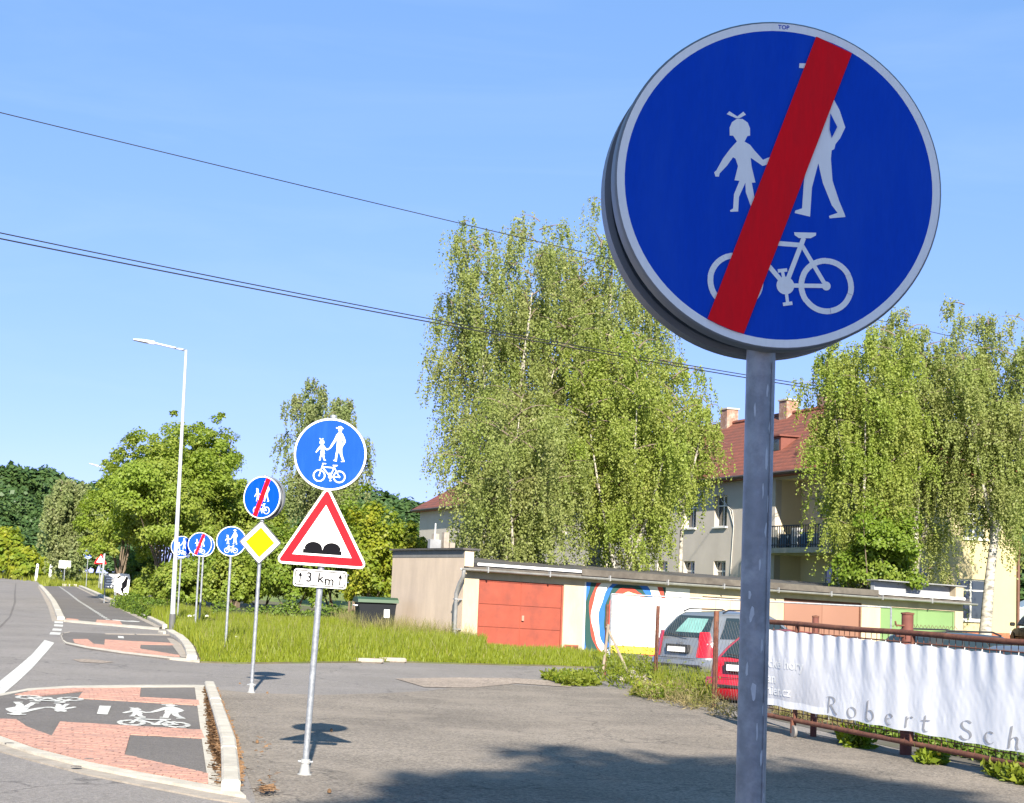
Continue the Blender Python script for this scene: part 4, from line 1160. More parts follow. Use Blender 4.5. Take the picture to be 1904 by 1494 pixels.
mb = MB(); mb.tube([up(A, .2), R0], .10, 8); hp('hip_ridge', mb, roof_red, roof)
mb = MB(); mb.tube([up(D2, .2), R0], .10, 8); hp('hip_ridge', mb, roof_red, roof)
brick = mat('chimney_brick', (.27, .15, .105), .9, 0, .25, 9, (.5, .42, .36), .6, 5)
for a, d_, h in ((11.6, -HDp / 2 + .1, .75), (9.2, -HDp / 2 - .6, .85), (17.8, -HDp / 2 + .1, .85), (34, -HDp / 2, .8)):
    mb = MB(); HW.box(mb, a, a + .75, RZ - 1.2, RZ + h - .15, d_ - .32, d_ + .32); ch = hp('chimney', mb, brick, roof)
    mb = MB(); HW.box(mb, a - .06, a + .81, RZ + h - .148, RZ + h - .07, d_ - .37, d_ + .37); hp('chimney_cap', mb, concrete, roof)
mb = MB(); sk = 7.1; HW.box(mb, sk, sk + .9, 8.5, 9.25, -2.0, -1.12); dm_ = hp('dormer', mb, mat('dormer_red', (.16, .05, .035), .7), roof)
hp('dormer_window', HW.box(MB(), sk + .16, sk + .74, 8.62, 9.13, -1.119, -1.10), glass, roof)
hp('dormer_roof', HW.box(MB(), sk - .12, sk + 1.02, 9.253, 9.32, -2.2, -.98), mat('dormer_red', (.16, .05, .035), .7), roof)
# downpipes
brown_pipe = mat('brown_pipe', (.13, .06, .04), .6)
mb = MB(); mb.tube([HE.p(HDp - .02, EV - .1, .12), HE.p(HDp - .02, 1.0, .12)], .06, 8); hp('downpipe', mb, brown_pipe, smooth=50)
mb = MB(); mb.tube([HE.p(HDp - .02, 1.0, .12), HE.p(HDp + .1, .85, .2), HE.p(HDp + .3, .75, .25), HE.p(HDp + .34, .3, .25)], .08, 8); hp('downpipe_elbow', mb, zinc, smooth=50)
mb = MB(); mb.tube([HW.p(.3, EV - .1, .1), HW.p(.3, 0, .1)], .06, 8); hp('downpipe', mb, mat('dark_gutter', (.06, .045, .04), .6), smooth=50)
# loose cables hanging from the eaves
for k, off in enumerate((0, .25)):
    mb = MB(); mb.tube([HW.p(10.6 + off, EV, .1), HW.p(10.2 + off, 6.4, .06), HW.p(9.6 - off, 5.9, .05), HW.p(9.2, 5.2, .05), HW.p(9.4, 3.0, .05)], .018, 5); hp('loose_cable', mb, mat('pale_cable', (.5, .48, .44), .7))

# --- wheeled refuse container
b = P(697, 1150, 56.)
t = thing('refuse_container', 'dark grey wheeled refuse container with green lid and white notice', 'container', (b[0], b[1], T(b[0], b[1]) + .05), rotz=math.radians(14))
cg = mat('container_grey', (.012, .014, .018), .6, 0, .1, 4, spec=.2)
mb = MB(); vv = []
for z, hx, hy in ((.15, .50, .36), (.20, .53, .40), (1.02, .60, .47), (1.05, .63, .50)): vv += [(-hx, -hy, z), (hx, -hy, z), (hx, hy, z), (-hx, hy, z)]
mb.add(vv, [(3, 2, 1, 0), (12, 13, 14, 15)] + [(k * 4 + i, k * 4 + (i + 1) % 4, k * 4 + 4 + (i + 1) % 4, k * 4 + 4 + i) for k in range(3) for i in range(4)])
part('bin_body', mb, cg, t)
mb = MB(); mb.prism([(-.56, 1.06), (.56, 1.06), (.5, 1.17), (.2, 1.23), (-.3, 1.23), (-.52, 1.16)], -.66, .66, lambda x, y, h: (h, x, y)); part('lid', mb, mat('lid_green', (.025, .065, .028), .5, 0, .1, 5), t, 40)
part('notice', MB().box((.30, -.452, .72), (.18, .012, .26)), s_white, t)
part('handle', MB().tube([(-.62, -.3, .95), (-.70, -.3, .95), (-.70, .2, .95), (-.62, .2, .95)], .02, 8), s_white, t)
for sx in (-.42, .42):
    for sy in (-.3, .3): part('wheel', MB().lathe([(.02, -.025), (.1, -.025), (.1, .025), (.02, .025)], 14, 'X', (sx, sy, .10)), s_black, t, 40)

# ------------------------------------------------------------------ overhead wires
def sag(a, b_, s_, n_=28):
    a, b_ = Vector(a), Vector(b_)
    return [a.lerp(b_, k / n_) - Vector((0, 0, s_ * 4 * (k / n_) * (1 - k / n_))) for k in range(n_ + 1)]
wire_m = mat('cable_black', (.018, .018, .02), .6)
LA = P(-420, 700, 42.); LB = P(2350, 700, 88.)
def upole(o, h, label, arms):
    t_ = thing('utility_pole', label, 'utility pole', (o[0], o[1], 0))
    part('shaft', MB().tube([(0, 0, -.5), (0, 0, h)], [.17, .11], 12), mat('pole_wood', (.16, .12, .09), .9, 0, .2, 5, stretch=(4, 4, .5)), t_, 40)
    for z in arms: part('insulator', MB().lathe([(.02, z - .1), (.05, z - .08), (.05, z), (.03, z + .06)], 10, 'Z', (0, -.16, 0)), s_white, t_)
wz = lambda py, Y, px: P(px, py, Y)
spec = [(215, 470, 655, .014, 'thin single overhead wire crossing high above the other wires', 0), (433, 700, 768, .017, 'upper cable of the overhead pair crossing the street', 1), (445, 705, 777, .020, 'lower cable of the overhead pair crossing the street', 2)]
pl_z, pr_z = [], []
for yl, ym, yr, rad, lb, k in spec:
    xm = 1070 if k == 0 else 1390
    sl = (ym - yl) / xm; sr = (yr - ym) / (1904 - xm)
    a = P(-420, yl - 420 * (sl + .02), 42.); c_ = P(2350, yr + 446 * (sr - .01), 88.)
    tag(link('overhead_wire', MB().tube(sag(a, c_, .0), rad, 6).mesh('overhead_wire'), wire_m), lb, 'wire')
    # fit the sag so that the wire passes its measured middle
    o = bpy.data.objects[[n_ for n_ in bpy.data.objects.keys() if n_.startswith('overhead_wire')][-1]]
    best = min([q / 100 for q in range(0, 200, 4)], key=lambda s_: min(abs(pp[1] - ym) + abs(pp[0] - xm) * .3 for pp in [
        (lambda v: (952 + FOC * (np.array(v) - _C) @ _r2 / ((np.array(v) - _C) @ _f), 747 - FOC * (np.array(v) - _C) @ _u2 / ((np.array(v) - _C) @ _f)))(v) for v in sag(a, c_, s_, 60)]))
    o.data = MB().tube(sag(a, c_, best), rad, 6).mesh('overhead_wire', 60); o.data.materials.append(wire_m)
    pl_z.append(a); pr_z.append(c_)
for nm, zz, lb in (('l', pl_z, 'wooden utility pole at the left end of the overhead wires'), ('r', pr_z, 'wooden utility pole at the right end of the overhead wires')):
    upole(zz[0], max(z[2] for z in zz) + .4, lb, [z[2] for z in zz])

# ------------------------------------------------------------------ sliding gate with banner
GF = Frame((3.70, 24.5, 0.0), math.atan2(-.950, .312))
S0, S1 = -.55, 11.5
gate = thing('sliding_gate', 'rusty pipe sliding gate on small wheels along the forecourt edge', 'gate', (GF.o[0], GF.o[1], 0))
def fp(name, mb, m, parent, smooth=None, o=GF.o):
    for i, v in enumerate(mb.v): mb.v[i] = (v[0] - o[0], v[1] - o[1], v[2])
    return part(name, mb, m, parent, smooth)
zt0, zt1 = GF.at(1435, 1157)[1], GF.at(1904, 1195)[1]
zb0, zb1 = GF.at(1435, 1331)[1], GF.at(1904, 1424)[1]
sR = GF.at(1904, 1195)[0]
ztop = lambda s_: zt0 + (zt1 - zt0) * s_ / sR
zbot = lambda s_: zb0 + (zb1 - zb0) * s_ / sR
fp('top_rail', MB().tube([GF.p(s_, ztop(s_) + .006 * math.sin(s_ * 2), 0) for s_ in np.arange(S0, S1, .8)], .036, 10), rust, gate, 40)
fp('bottom_rail', MB().tube([GF.p(s_, zbot(s_), 0) for s_ in np.arange(S0, S1, .8)], .033, 10), rust, gate, 40)
fp('thin_rod', MB().tube([GF.p(S0, ztop(S0) - .11, 0), GF.p(S1, ztop(S1) - .11, 0)], .010, 6), rust, gate)
fp('thin_rod', MB().tube([GF.p(S0, zbot(S0) + .10, 0), GF.p(S1, zbot(S1) + .10, 0)], .007, 6), rust, gate)
for s_ in (-.5, .95, 3.9, 6.9, 9.9): fp('gate_upright', MB().tube([GF.p(s_, zbot(s_), .0), GF.p(s_, ztop(s_), .0)], .03, 8), rust, gate, 40)
s_ = S0 + .07
while s_ < S1:
    fp('thin_bar', MB().tube([GF.p(s_, zbot(s_), .004), GF.p(s_, ztop(s_), .004)], .0045, 5), rust, gate); s_ += .135 if s_ > .9 else .19
for s_, nm in ((GF.at(1480, 1345)[0], 0),):
    w_ = fp('gate_wheel', MB().lathe([(.02, -.02), (.078, -.02), (.083, -.012), (.083, .012), (.078, .02), (.02, .02)], 18, 'X', (0, 0, 0)), mat('wheel_grey', (.16, .15, .14), .7), gate, 40, o=(0, 0, 0))
    q = GF.p(s_, .083, .03); w_.location = (q[0] - GF.o[0], q[1] - GF.o[1], q[2]); w_.rotation_euler = (0, 0, math.radians(15))
    fp('wheel_fork', GF.box(MB(), s_ - .07, s_ - .03, .06, zbot(s_), -.02, .05), rust, gate)
for px in (1458, 1622):                                          # heavy posts standing behind the gate
    a, z = GF.at(px, 1158)
    q = GF.p(a + .25, 0, -.35)
    pz = 1.62 if px == 1458 else 1.72
    t = thing('gate_post', 'short rusty guide post behind the left part of the gate' if px == 1458 else 'thick rusty guide post with hinge eyes behind the gate', 'post', (q[0], q[1], 0))
    part('shaft', MB().tube([(0, 0, -.1), (0, 0, pz)], .045 if px == 1458 else .075, 12), mat('rust_red', (.15, .050, .036), .8, .05, .2, 8), t, 40)
    part('cap', MB().lathe([(.01, pz), (.085 if px != 1458 else .05, pz), (.085 if px != 1458 else .05, pz + .02), (.01, pz + .03)], 12, 'Z'), rust, t)
    if px != 1458:
        for z_ in (1.45, 1.58): part('hinge_eye', MB().tube([(-.05, -.05, z_), (-.16, -.1, z_), (-.18, -.12, z_ + .05)], .012, 6), rust, t)
# ties between rod and cloth
for i in range(34):
    s_ = -.5 + i * .345
    fp('tie', MB().tube([GF.p(s_, ztop(s_) - .11, .012), GF.p(s_ + .01, ztop(s_) - .19, .03)], .004, 4), white_trim, gate)
    fp('tie', MB().tube([GF.p(s_, zbot(s_) + .22, .03), GF.p(s_ - .01, zbot(s_) + .10, .01)], .004, 4), white_trim, gate)

# banner cloth
rb_ = np.random.default_rng(5)
ks = [(rb_.uniform(6, 30), rb_.uniform(-14, 14), rb_.uniform(0, 6.28), rb_.uniform(.25, .6)) for _ in range(22)] + [(rb_.uniform(30, 75), rb_.uniform(-45, 45), rb_.uniform(0, 6.28), rb_.uniform(.5, 1.0)) for _ in range(22)]
def wrinkle(s_, z):
    v = 0.0
    for kx, kz, ph, am in ks: v += am * math.sin(kx * s_ + kz * z + ph + 1.1 * math.sin(.9 * s_ + ph)) * .85 / kx
    ph = (s_ / .345) * 2 * math.pi
    k = max(0, (z - .9) / .5)
    fold = .011 * (1 - math.cos(ph)) * k + .006 * math.sin(ph * .5 + 1.2 * math.sin(s_ * 1.7)) * (1 - .5 * k)
    return .045 + .008 * v + fold + .010 * math.sin(2.3 * s_)
bt0, bt1 = GF.at(1435, 1170)[1], GF.at(1904, 1219)[1]
bb0, bb1 = GF.at(1435, 1310)[1], GF.at(1904, 1400)[1]
BS0, BS1 = -.42, 10.8
scal = lambda s_: .014 * (1 - abs(math.cos(math.pi * (s_ + .5) / .345)))
btop = lambda s_: bt0 + (bt1 - bt0) * s_ / sR - scal(s_)
bbot = lambda s_: bb0 + (bb1 - bb0) * s_ / sR - .006 * math.sin(s_ * 9)
NS, NZ = 860, 84
vv = []; pr = []
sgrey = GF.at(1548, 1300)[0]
for i in range(NS + 1):
    s_ = BS0 + (BS1 - BS0) * i / NS
    for j in range(NZ + 1):
        z = bbot(s_) + (btop(s_) - bbot(s_)) * j / NZ
        vv.append(GF.p(s_, z, wrinkle(s_, z)))
        v = j / NZ
        g = 0.0
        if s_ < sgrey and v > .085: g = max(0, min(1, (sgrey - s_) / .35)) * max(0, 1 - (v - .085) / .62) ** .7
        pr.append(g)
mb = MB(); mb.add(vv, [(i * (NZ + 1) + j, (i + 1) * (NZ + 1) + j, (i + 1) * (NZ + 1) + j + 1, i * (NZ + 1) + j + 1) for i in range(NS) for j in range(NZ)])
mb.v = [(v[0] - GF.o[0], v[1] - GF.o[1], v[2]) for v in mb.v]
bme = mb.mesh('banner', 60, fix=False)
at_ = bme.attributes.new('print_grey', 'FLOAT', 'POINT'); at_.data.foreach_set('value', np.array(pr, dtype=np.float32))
bm_m, n_, l_, bs = nodes('banner_cloth')
an = n_.new('ShaderNodeAttribute'); an.attribute_name = 'print_grey'
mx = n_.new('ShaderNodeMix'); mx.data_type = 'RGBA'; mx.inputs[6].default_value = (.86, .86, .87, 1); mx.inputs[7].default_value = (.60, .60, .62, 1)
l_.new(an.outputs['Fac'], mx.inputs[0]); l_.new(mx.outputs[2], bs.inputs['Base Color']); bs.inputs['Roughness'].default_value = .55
tr_ = n_.new('ShaderNodeBsdfTranslucent'); tr_.inputs['Color'].default_value = (.8, .8, .82, 1)
ms_ = n_.new('ShaderNodeMixShader'); ms_.inputs[0].default_value = .12
l_.new(bs.outputs[0], ms_.inputs[1]); l_.new(tr_.outputs[0], ms_.inputs[2]); l_.new(ms_.outputs[0], n_['Material Output'].inputs['Surface'])
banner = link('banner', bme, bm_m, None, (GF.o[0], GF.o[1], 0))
tag(banner, 'long crumpled white cloth banner with grey spaced lettering tied to the rusty gate', 'banner')
ink = mat('banner_ink', (.36, .36, .37), .6)
def arc(cx, cy, rx, ry, a0, a1, n=14): return [(cx + rx * math.cos(math.radians(a0 + (a1 - a0) * k / n)), cy + ry * math.sin(math.radians(a0 + (a1 - a0) * k / n))) for k in range(n + 1)]
LET = {
 'R': [[(.08, 0), (.13, .70)], [(-.02, .66), (.10, .70)] + arc(.22, .54, .20, .16, 85, -90), [(.2, .38), (.32, .2), (.44, .05), (.56, -.02)]],
 'o': [arc(.2, .22, .19, .22, 70, 430, 26)],
 'b': [[(.12, .80), (.03, .06)], [(.03, .08)] + arc(.2, .2, .19, .22, -120, 150, 18)],
 'e': [[(.03, .22), (.22, .26), (.36, .32)] + arc(.21, .22, .17, .22, 35, 310, 20)],
 'r': [[(.07, .44), (.03, 0)], [(.05, .26), (.15, .40), (.24, .45), (.33, .42)]],
 't': [[(.16, .62), (.08, .10), (.14, .0), (.26, .03)], [(.0, .42), (.34, .45)]],
 'S': [arc(.27, .54, .19, .17, 35, 250, 16) + [(.24, .36)] + arc(.22, .18, .21, .18, 70, -160, 18)],
 'c': [arc(.21, .22, .19, .22, 50, 320, 20)],
 'h': [[(.14, .80), (.03, 0)], [(.06, .25), (.18, .40), (.28, .43), (.34, .36), (.30, .12), (.34, .0), (.42, .03)]]}
EM = .30
def put(ch, px, py):
    s0, z0 = GF.at(px, py)
    m_ = MB(); na = math.radians(35); nw = .052
    nx, ny = math.cos(na) * nw, math.sin(na) * nw * .75
    cnt = 0
    for st in LET[ch]:
        pts = []
        for i in range(len(st) - 1):
            (x0, y0), (x1, y1) = st[i], st[i + 1]
            k = max(1, int(math.hypot(x1 - x0, y1 - y0) / .08))
            pts += [(x0 + (x1 - x0) * q / k, y0 + (y1 - y0) * q / k) for q in range(k)]
        pts.append(st[-1])
        cnt += 1
        for i in range(len(pts) - 1):
            (x0, y0), (x1, y1) = pts[i], pts[i + 1]
            quad = [(x0 - nx, y0 - ny), (x1 - nx, y1 - ny), (x1 + nx, y1 + ny), (x0 + nx, y0 + ny)]
            m_.add([GF.p(s0 + x * EM * 1.7, z0 + y * EM, wrinkle(s0 + x * EM * 1.7, z0 + y * EM) + .0035 + .0008 * cnt + .0003 * (i % 2)) for x, y in quad], [(0, 1, 2, 3)])
    m_.v = [(v[0] - GF.o[0], v[1] - GF.o[1], v[2]) for v in m_.v]
    part('letter', m_, ink, banner, fix=False)
for ch, px, py in (('R', 1541, 1325.5), ('o', 1581, 1334), ('b', 1616, 1339), ('e', 1652, 1347), ('r', 1689, 1353), ('t', 1720, 1360), ('S', 1790, 1374), ('c', 1837, 1382), ('h', 1882, 1391.5)): put(ch, px, py)
for tx, px, py, size in (('ubické hory', 1500, 1240, .19), ('pan', 1449, 1263, .19), ('schier.cz', 1477, 1289, .18)):
    s1, z1 = GF.at(px, py)
    me = text_mesh(tx, size, align='RIGHT', bold=.003)
    bm = bmesh.new(); bm.from_mesh(me); bmesh.ops.triangulate(bm, faces=bm.faces); bmesh.ops.subdivide_edges(bm, edges=[e for e in bm.edges if e.calc_length() > .03], cuts=2); bm.to_mesh(me); bm.free()
    for v in me.vertices:
        s_, z = s1 + v.co.x * 1.5, z1 + v.co.y
        q = GF.p(s_, z, wrinkle(s_, z) + .005); v.co = (q[0] - GF.o[0], q[1] - GF.o[1], q[2])
    me.materials.clear(); stuff(link('lettering', me, s_white, banner))

# ------------------------------------------------------------------ wire mesh fence with rusty posts
FX = [(2.2, 37.2), (3.15, 35.6), (3.6, 29.3), (3.78, 25.6)]
fence = thing('wire_fence', 'sagging hexagonal wire mesh fence on rusty posts in front of the parked cars', 'fence', (FX[1][0], FX[1][1], 0))
for (x, y), h, r_, ln in ((FX[0], 1.62, .035, (.02, 0)), (FX[1], 1.64, .04, (.012, 0)), (FX[2], 1.62, .045, (.0, .01)), (FX[3], 1.5, .04, (0, 0))):
    fp('fence_post', MB().tube([(x, y, -.2), (x + ln[0] * h, y + ln[1] * h, h)], r_, 10), rust, fence, 40, o=(*FX[1], 0))
fp('fence_post', MB().tube([(FX[0][0] - .06, FX[0][1] - .1, -.1), (FX[0][0] + .05, FX[0][1] - .1, 1.2)], .03, 8), mat('weathered_wood', (.26, .21, .16), .9, 0, .2, 9), fence, 40, o=(*FX[1], 0))
fp('brace', MB().tube([(FX[0][0] + .02, FX[0][1] - .05, 1.15), (FX[0][0] + .55, FX[0][1] - .65, .05)], .028, 8), mat('weathered_wood', (.26, .21, .16), .9, 0, .2, 9), fence, 40, o=(*FX[1], 0))
mesh_ = MB(); pit = .26; hz_ = .09
for k in range(len(FX) - 1):
    a, b_ = Vector((*FX[k], 0)), Vector((*FX[k + 1], 0)); L = (b_ - a).length; d = (b_ - a) / L; nn = Vector((-d.y, d.x, 0))
    top = 1.42 if k else 1.15
    for sgn in (1, -1):
        sk_ = pit / hz_ / 2 * (1 if k else .4); m_ = int((L + top * sk_) / pit) + 1
        for i in range(-int(top * sk_ / 2 / pit) - 1, m_):
            pts = []
            for j in range(33):
                z = top * j / 32; u = i * pit + sgn * (z - top / 2) * sk_
                if 0 <= u <= L:
                    bul = .05 * math.sin(u * 1.3) * math.sin(math.pi * z / top)
                    pts.append(a + d * u + nn * bul + Vector((0, 0, z + .05)))
            if len(pts) > 1: mesh_.tube(pts, .0018, 3, cap=False)
o = fp('wire_mesh', mesh_, mat('mesh_wire', (.30, .28, .25), .5, .5, .2, 8), fence, o=(*FX[1], 0)); stuff(o)

# thin pipe frame of the garage yard
pipe_a, pipe_b = P(1137, 1105, 43.5), P(1657, 1130, 44.5)
fr = thing('pipe_frame', 'thin grey pipe frame standing in front of the white board and green door', 'frame', (pipe_a[0], pipe_a[1], 0))
r3 = lambda p: (p[0] - pipe_a[0], p[1] - pipe_a[1], p[2])
part('top_pipe', MB().tube([r3(pipe_a), r3(pipe_b)], .022, 8), galv, fr, 40)
for q in (pipe_a, (pipe_a + pipe_b) / 2, pipe_b): part('upright', MB().tube([r3(q), (r3(q)[0], r3(q)[1], -.1)], .024, 8), galv, fr, 40)
bw = []
for k in range(60):
    p = P(1655 + 125 * k / 59, 1163 + 5 * k / 59, 44.5); bw.append((p[0] - pipe_a[0], p[1] - pipe_a[1], p[2] + .05 * math.sin(k * 1.9)))
part('barbed_wire', MB().tube(bw, .007, 4), rust, fr)

# ------------------------------------------------------------------ cars
tyre_m = mat('tyre_rubber', (.015, .015, .016), .85)
rim_m = mat('alloy_rim', (.40, .41, .42), .35, .8, .05, 5)
blackp = mat('black_plastic', (.022, .022, .024), .6)
lamp_red = mat('tail_lamp_red', (.50, .010, .018), .2, 0, .05, 5, coat=.6)
lamp_white = mat('lamp_clear', (.65, .63, .60), .2, 0, .05, 5, coat=.6)
car_glass = mat('car_glass', (.020, .030, .034), .05, 0, .05, 2, spec=.9)
def car_paint(name, c_, metal=.0): return mat(name, c_, .30, metal, .04, 3, coat=.7, bump=.0)
def make_car(label, loc, heading, paint_m, L=4.3, W=1.74, Ht=1.50, estate=True, group=None, tint=None):
    """car built along +Y (front), x to its right; heading in degrees from +Y towards +X"""
    t_ = thing('parked_car', label, 'car', (loc[0], loc[1], loc[2] if len(loc) > 2 else .01), rotz=-math.radians(heading), group=group)
    yr, yf = -L / 2, L / 2; hw = W / 2
    # body shell: rings around the lower body (plan outline with rounded corners) at several heights
    def plan(sx, y0, y1, rr, n=5):
        pts = []
        for cx, cy, a0 in ((sx - rr, y1 - rr, 0), (-sx + rr, y1 - rr, 90), (-sx + rr, y0 + rr, 180), (sx - rr, y0 + rr, 270)):
            for k in range(n + 1):
                w_ = math.radians(a0 + 90 * k / n); pts.append((cx + rr * math.cos(w_), cy + rr * math.sin(w_)))
        return pts
    belt = Ht * .62
    levels = [(.20, hw * .90, yr + .10, yf - .12, .25), (.34, hw * .985, yr + .01, yf - .02, .34), (.52, hw, yr - .015, yf, .36), (.66, hw, yr + .03, yf - .03, .36), (belt - .06, hw * .985, yr + .07, yf - .28, .34), (belt, hw * .95, yr + .10, yf - .60, .30)]
    mb = MB(); rings = []
    for z, sx, y0, y1, rr in levels:
        pts = plan(sx, y0, y1, rr); rings.append(len(mb.v))
        zz = []
        for x, y in pts:
            zd = z
            if z > .6 and y > L * .12: zd = z - (y - L * .12) * .16
            zz.append((x, y, zd))
        mb.v += zz
    m_ = len(pts)
    for k in range(len(levels) - 1):
        for i in range(m_): mb.f.append((k * m_ + i, k * m_ + (i + 1) % m_, (k + 1) * m_ + (i + 1) % m_, (k + 1) * m_ + i))
    mb.f += [tuple(reversed(range(m_))), tuple(range((len(levels) - 1) * m_, len(levels) * m_))]
    part('body', mb, paint_m, t_, 50)
    # cabin: lofted greenhouse with tumblehome
    ry0, ry1 = (yr + .14, yr + .62) if estate else (yr + .20, yr + .85)       # rear: belt, roof
    fy0, fy1 = yf - 1.05, yf - 1.95
    def cab(u, v_):   # u in 0..1 rear->front along roof side, v 0 belt..1 roof
        return None
    hb, hr = hw * .94, hw * .72
    zr = Ht
    secs = [(0, hb, ry0, fy0), (.45, hb * .93, ry0 + (ry1 - ry0) * .42, fy0 + (fy1 - fy0) * .5), (.85, hr * 1.04, ry0 + (ry1 - ry0) * .84, fy0 + (fy1 - fy0) * .9), (1.0, hr * .90, ry1 + .06, fy1 - .08)]
    mb = MB()
    for v_, sx, y0, y1 in secs:
        z = belt - .01 + (zr - belt) * v_
        mb.v += [(x, y, z + (.0 if v_ < .9 else .0)) for x, y in plan(sx, y0, y1, .16, 4)]
    m_ = 20
    for k in range(len(secs) - 1):
        for i in range(m_): mb.f.append((k * m_ + i, k * m_ + (i + 1) % m_, (k + 1) * m_ + (i + 1) % m_, (k + 1) * m_ + i))
    # gently domed roof
    c0 = len(mb.v); mb.v.append((0, (ry1 + fy1) / 2, zr + .05))
    base_ = (len(secs) - 1) * m_
    for i in range(m_): mb.f.append((base_ + i, base_ + (i + 1) % m_, c0))
    part('cabin', mb, paint_m, t_, 55)
    def lev(v_):
        for k in range(len(secs) - 1):
            if secs[k][0] <= v_ <= secs[k + 1][0]:
                q = (v_ - secs[k][0]) / (secs[k + 1][0] - secs[k][0]); a, b2 = secs[k], secs[k + 1]
                return [a[i] + (b2[i] - a[i]) * q for i in range(1, 4)] + [belt - .01 + (zr - belt) * v_]
    def patch(name, pts_fn, m2, nu=8, nv=5, parent=t_):
        mb = MB()
        for i in range(nu + 1):
            for j in range(nv + 1): mb.v.append(pts_fn(i / nu, j / nv))
        mb.f = [(i * (nv + 1) + j, (i + 1) * (nv + 1) + j, (i + 1) * (nv + 1) + j + 1, i * (nv + 1) + j + 1) for i in range(nu) for j in range(nv)]
        return part(name, mb, m2, parent, 60)
    def rear_glass(u, v_):
        vv = .12 + .76 * v_; sx, y0, y1, z = lev(vv); x = (u * 2 - 1) * (sx - .15); return (x, y0 - .012, z)
    rw = patch('rear_window', rear_glass, car_glass)
    if tint:
        patch('painted_sunlit_view', lambda u, v_: (lambda q: (q[0], q[1] - .004, q[2]))(rear_glass(.30 + .58 * u - .06 * (1 - v_), .22 + .66 * v_)), tint, parent=rw)  # sheet over the glass; the sunlit view through it is painted in its colour
    def front_glass(u, v_):
        vv = .06 + .84 * v_; sx, y0, y1, z = lev(vv); return ((u * 2 - 1) * (sx - .15), y1 + .012, z)
    patch('windscreen', front_glass, car_glass)
    for sg in (-1, 1):
        def side(u0, u1):
            def f(u, v_):
                vv = .10 + .74 * v_; sx, y0, y1, z = lev(vv)
                uu = u0 + (u1 - u0) * u
                return (sg * (sx + .008), (y0 + .22) + (y1 - y0 - .44) * uu, z)
            return f
        patch('side_window', side(0, .27), car_glass); patch('side_window', side(.30, .62), car_glass); patch('side_window', side(.65, 1.0), car_glass)
        # tail lamp wraps the corner
        def lampf(u, v_):
            z = .62 + (belt - .66 + .22 * (1 if estate else .0)) * v_
            w_ = math.radians(-84 + (68 - 34 * v_) * u); rr = .36
            yy0 = yr - .012 + (max(0, z - .52)) * .22
            return (sg * (hw - rr + (rr + .014) * math.cos(w_) - (.02 + .05 * max(0, z - belt + .1))), yy0 + rr + (rr + .014) * math.sin(w_), z)
        patch('tail_lamp', lampf, lamp_red, 8, 6)
        def headf(u, v_):
            w_ = math.radians(30 + 55 * u); rr = .36; z = .56 + .16 * v_
            return (sg * (hw - rr + (rr + .012) * math.cos(w_)), yf - rr + (rr + .012) * math.sin(w_) - .03 * v_, z - .02)
        patch('headlamp', headf, lamp_white, 6, 3)
        mir = MB(); mir.cbox((sg * (hw + .10), yf - 1.25, belt + .05), (.2, .1, .15), .03); part('wing_mirror', mir, paint_m, t_)
        if estate: part('roof_rail', MB().tube([(sg * hr * .92, ry1 + .12, zr + .0), (sg * hr * .92, ry1 + .3, zr + .06), (sg * hr * .92, fy1 - .4, zr + .06), (sg * hr * .92, fy1 - .2, zr - .0)], .018, 6), blackp, t_, 40)
    rbp = MB(); vv_ = []
    for z, off in ((.22, .06), (.30, -.03), (.50, -.055), (.58, -.02)):
        for k in range(9):
            u = k / 8 * 2 - 1; vv_.append((u * hw * .985, yr + off + .14 * abs(u) ** 4 + 0.0, z))
    rbp.add(vv_, [(i * 9 + k, i * 9 + k + 1, (i + 1) * 9 + k + 1, (i + 1) * 9 + k) for i in range(3) for k in range(8)])
    part('rear_bumper', rbp, paint_m, t_, 60)
    for sg in (-1, 1):
        part('panel_gap', MB().tube([(sg * (hw - .30), yr - .012, .60), (sg * (hw - .30), yr + .045, belt - .02)], .005, 4), blackp, t_)
        part('panel_gap', MB().tube([(sg * (hw + .003), yr + 1.35, .36), (sg * (hw + .002), yr + 1.35, belt - .05)], .005, 4), blackp, t_)
        part('panel_gap', MB().tube([(sg * (hw + .003), yr + 2.35, .36), (sg * (hw + .002), yr + 2.35, belt - .05)], .005, 4), blackp, t_)
        part('door_handle', MB().cbox((sg * (hw + .012), yr + 1.5, belt - .12), (.03, .18, .03), .008), paint_m, t_)
    part('panel_gap', MB().tube([(-hw + .30, yr - .058, .59), (hw - .30, yr - .058, .59)], .006, 4), blackp, t_)
    part('bumper_strip', MB().cbox((0, yr - .055, .44), (W * .8, .025, .05), .008), blackp, t_)
    part('tailgate_badge', MB().lathe([(.005, -.004), (.045, -.004), (.045, .004), (.005, .004)], 14, 'Y', (0, yr + .02, .92)), rim_m, t_)
    part('plate_recess', MB().box((0, yr + .0, .79), (.62, .10, .16)), blackp, t_)
    part('number_plate', MB().box((0, yr - .055, .77), (.50, .012, .105)), s_white, t_)
    part('wiper', MB().tube([(.15, ry0 - .02, belt + .06), (-.45, ry0 + .02, belt + .12)], .012, 6), blackp, t_)
    for sg in (-1, 1):
        for y in (yr + .78, yf - .85):
            ty = part('tyre', MB().lathe([(.19, -.10), (.29, -.10), (.31, -.07), (.31, .07), (.29, .10), (.19, .10)], 22, 'X', (sg * (hw - .10), y, .31)), tyre_m, t_, 40)
            part('rim', MB().lathe([(.02, sg * .095), (.12, sg * .085), (.20, sg * .10), (.20, -sg * .05), (.02, -sg * .05)], 18, 'X', (sg * (hw - .10), y, .31)), rim_m, ty, 40)
            part('wheel_arch', MB().lathe([(.32, -.04), (.36, -.04), (.36, .04), (.32, .04)], 22, 'X', (sg * (hw - .015), y, .32)), blackp, t_, 40)
    return t_
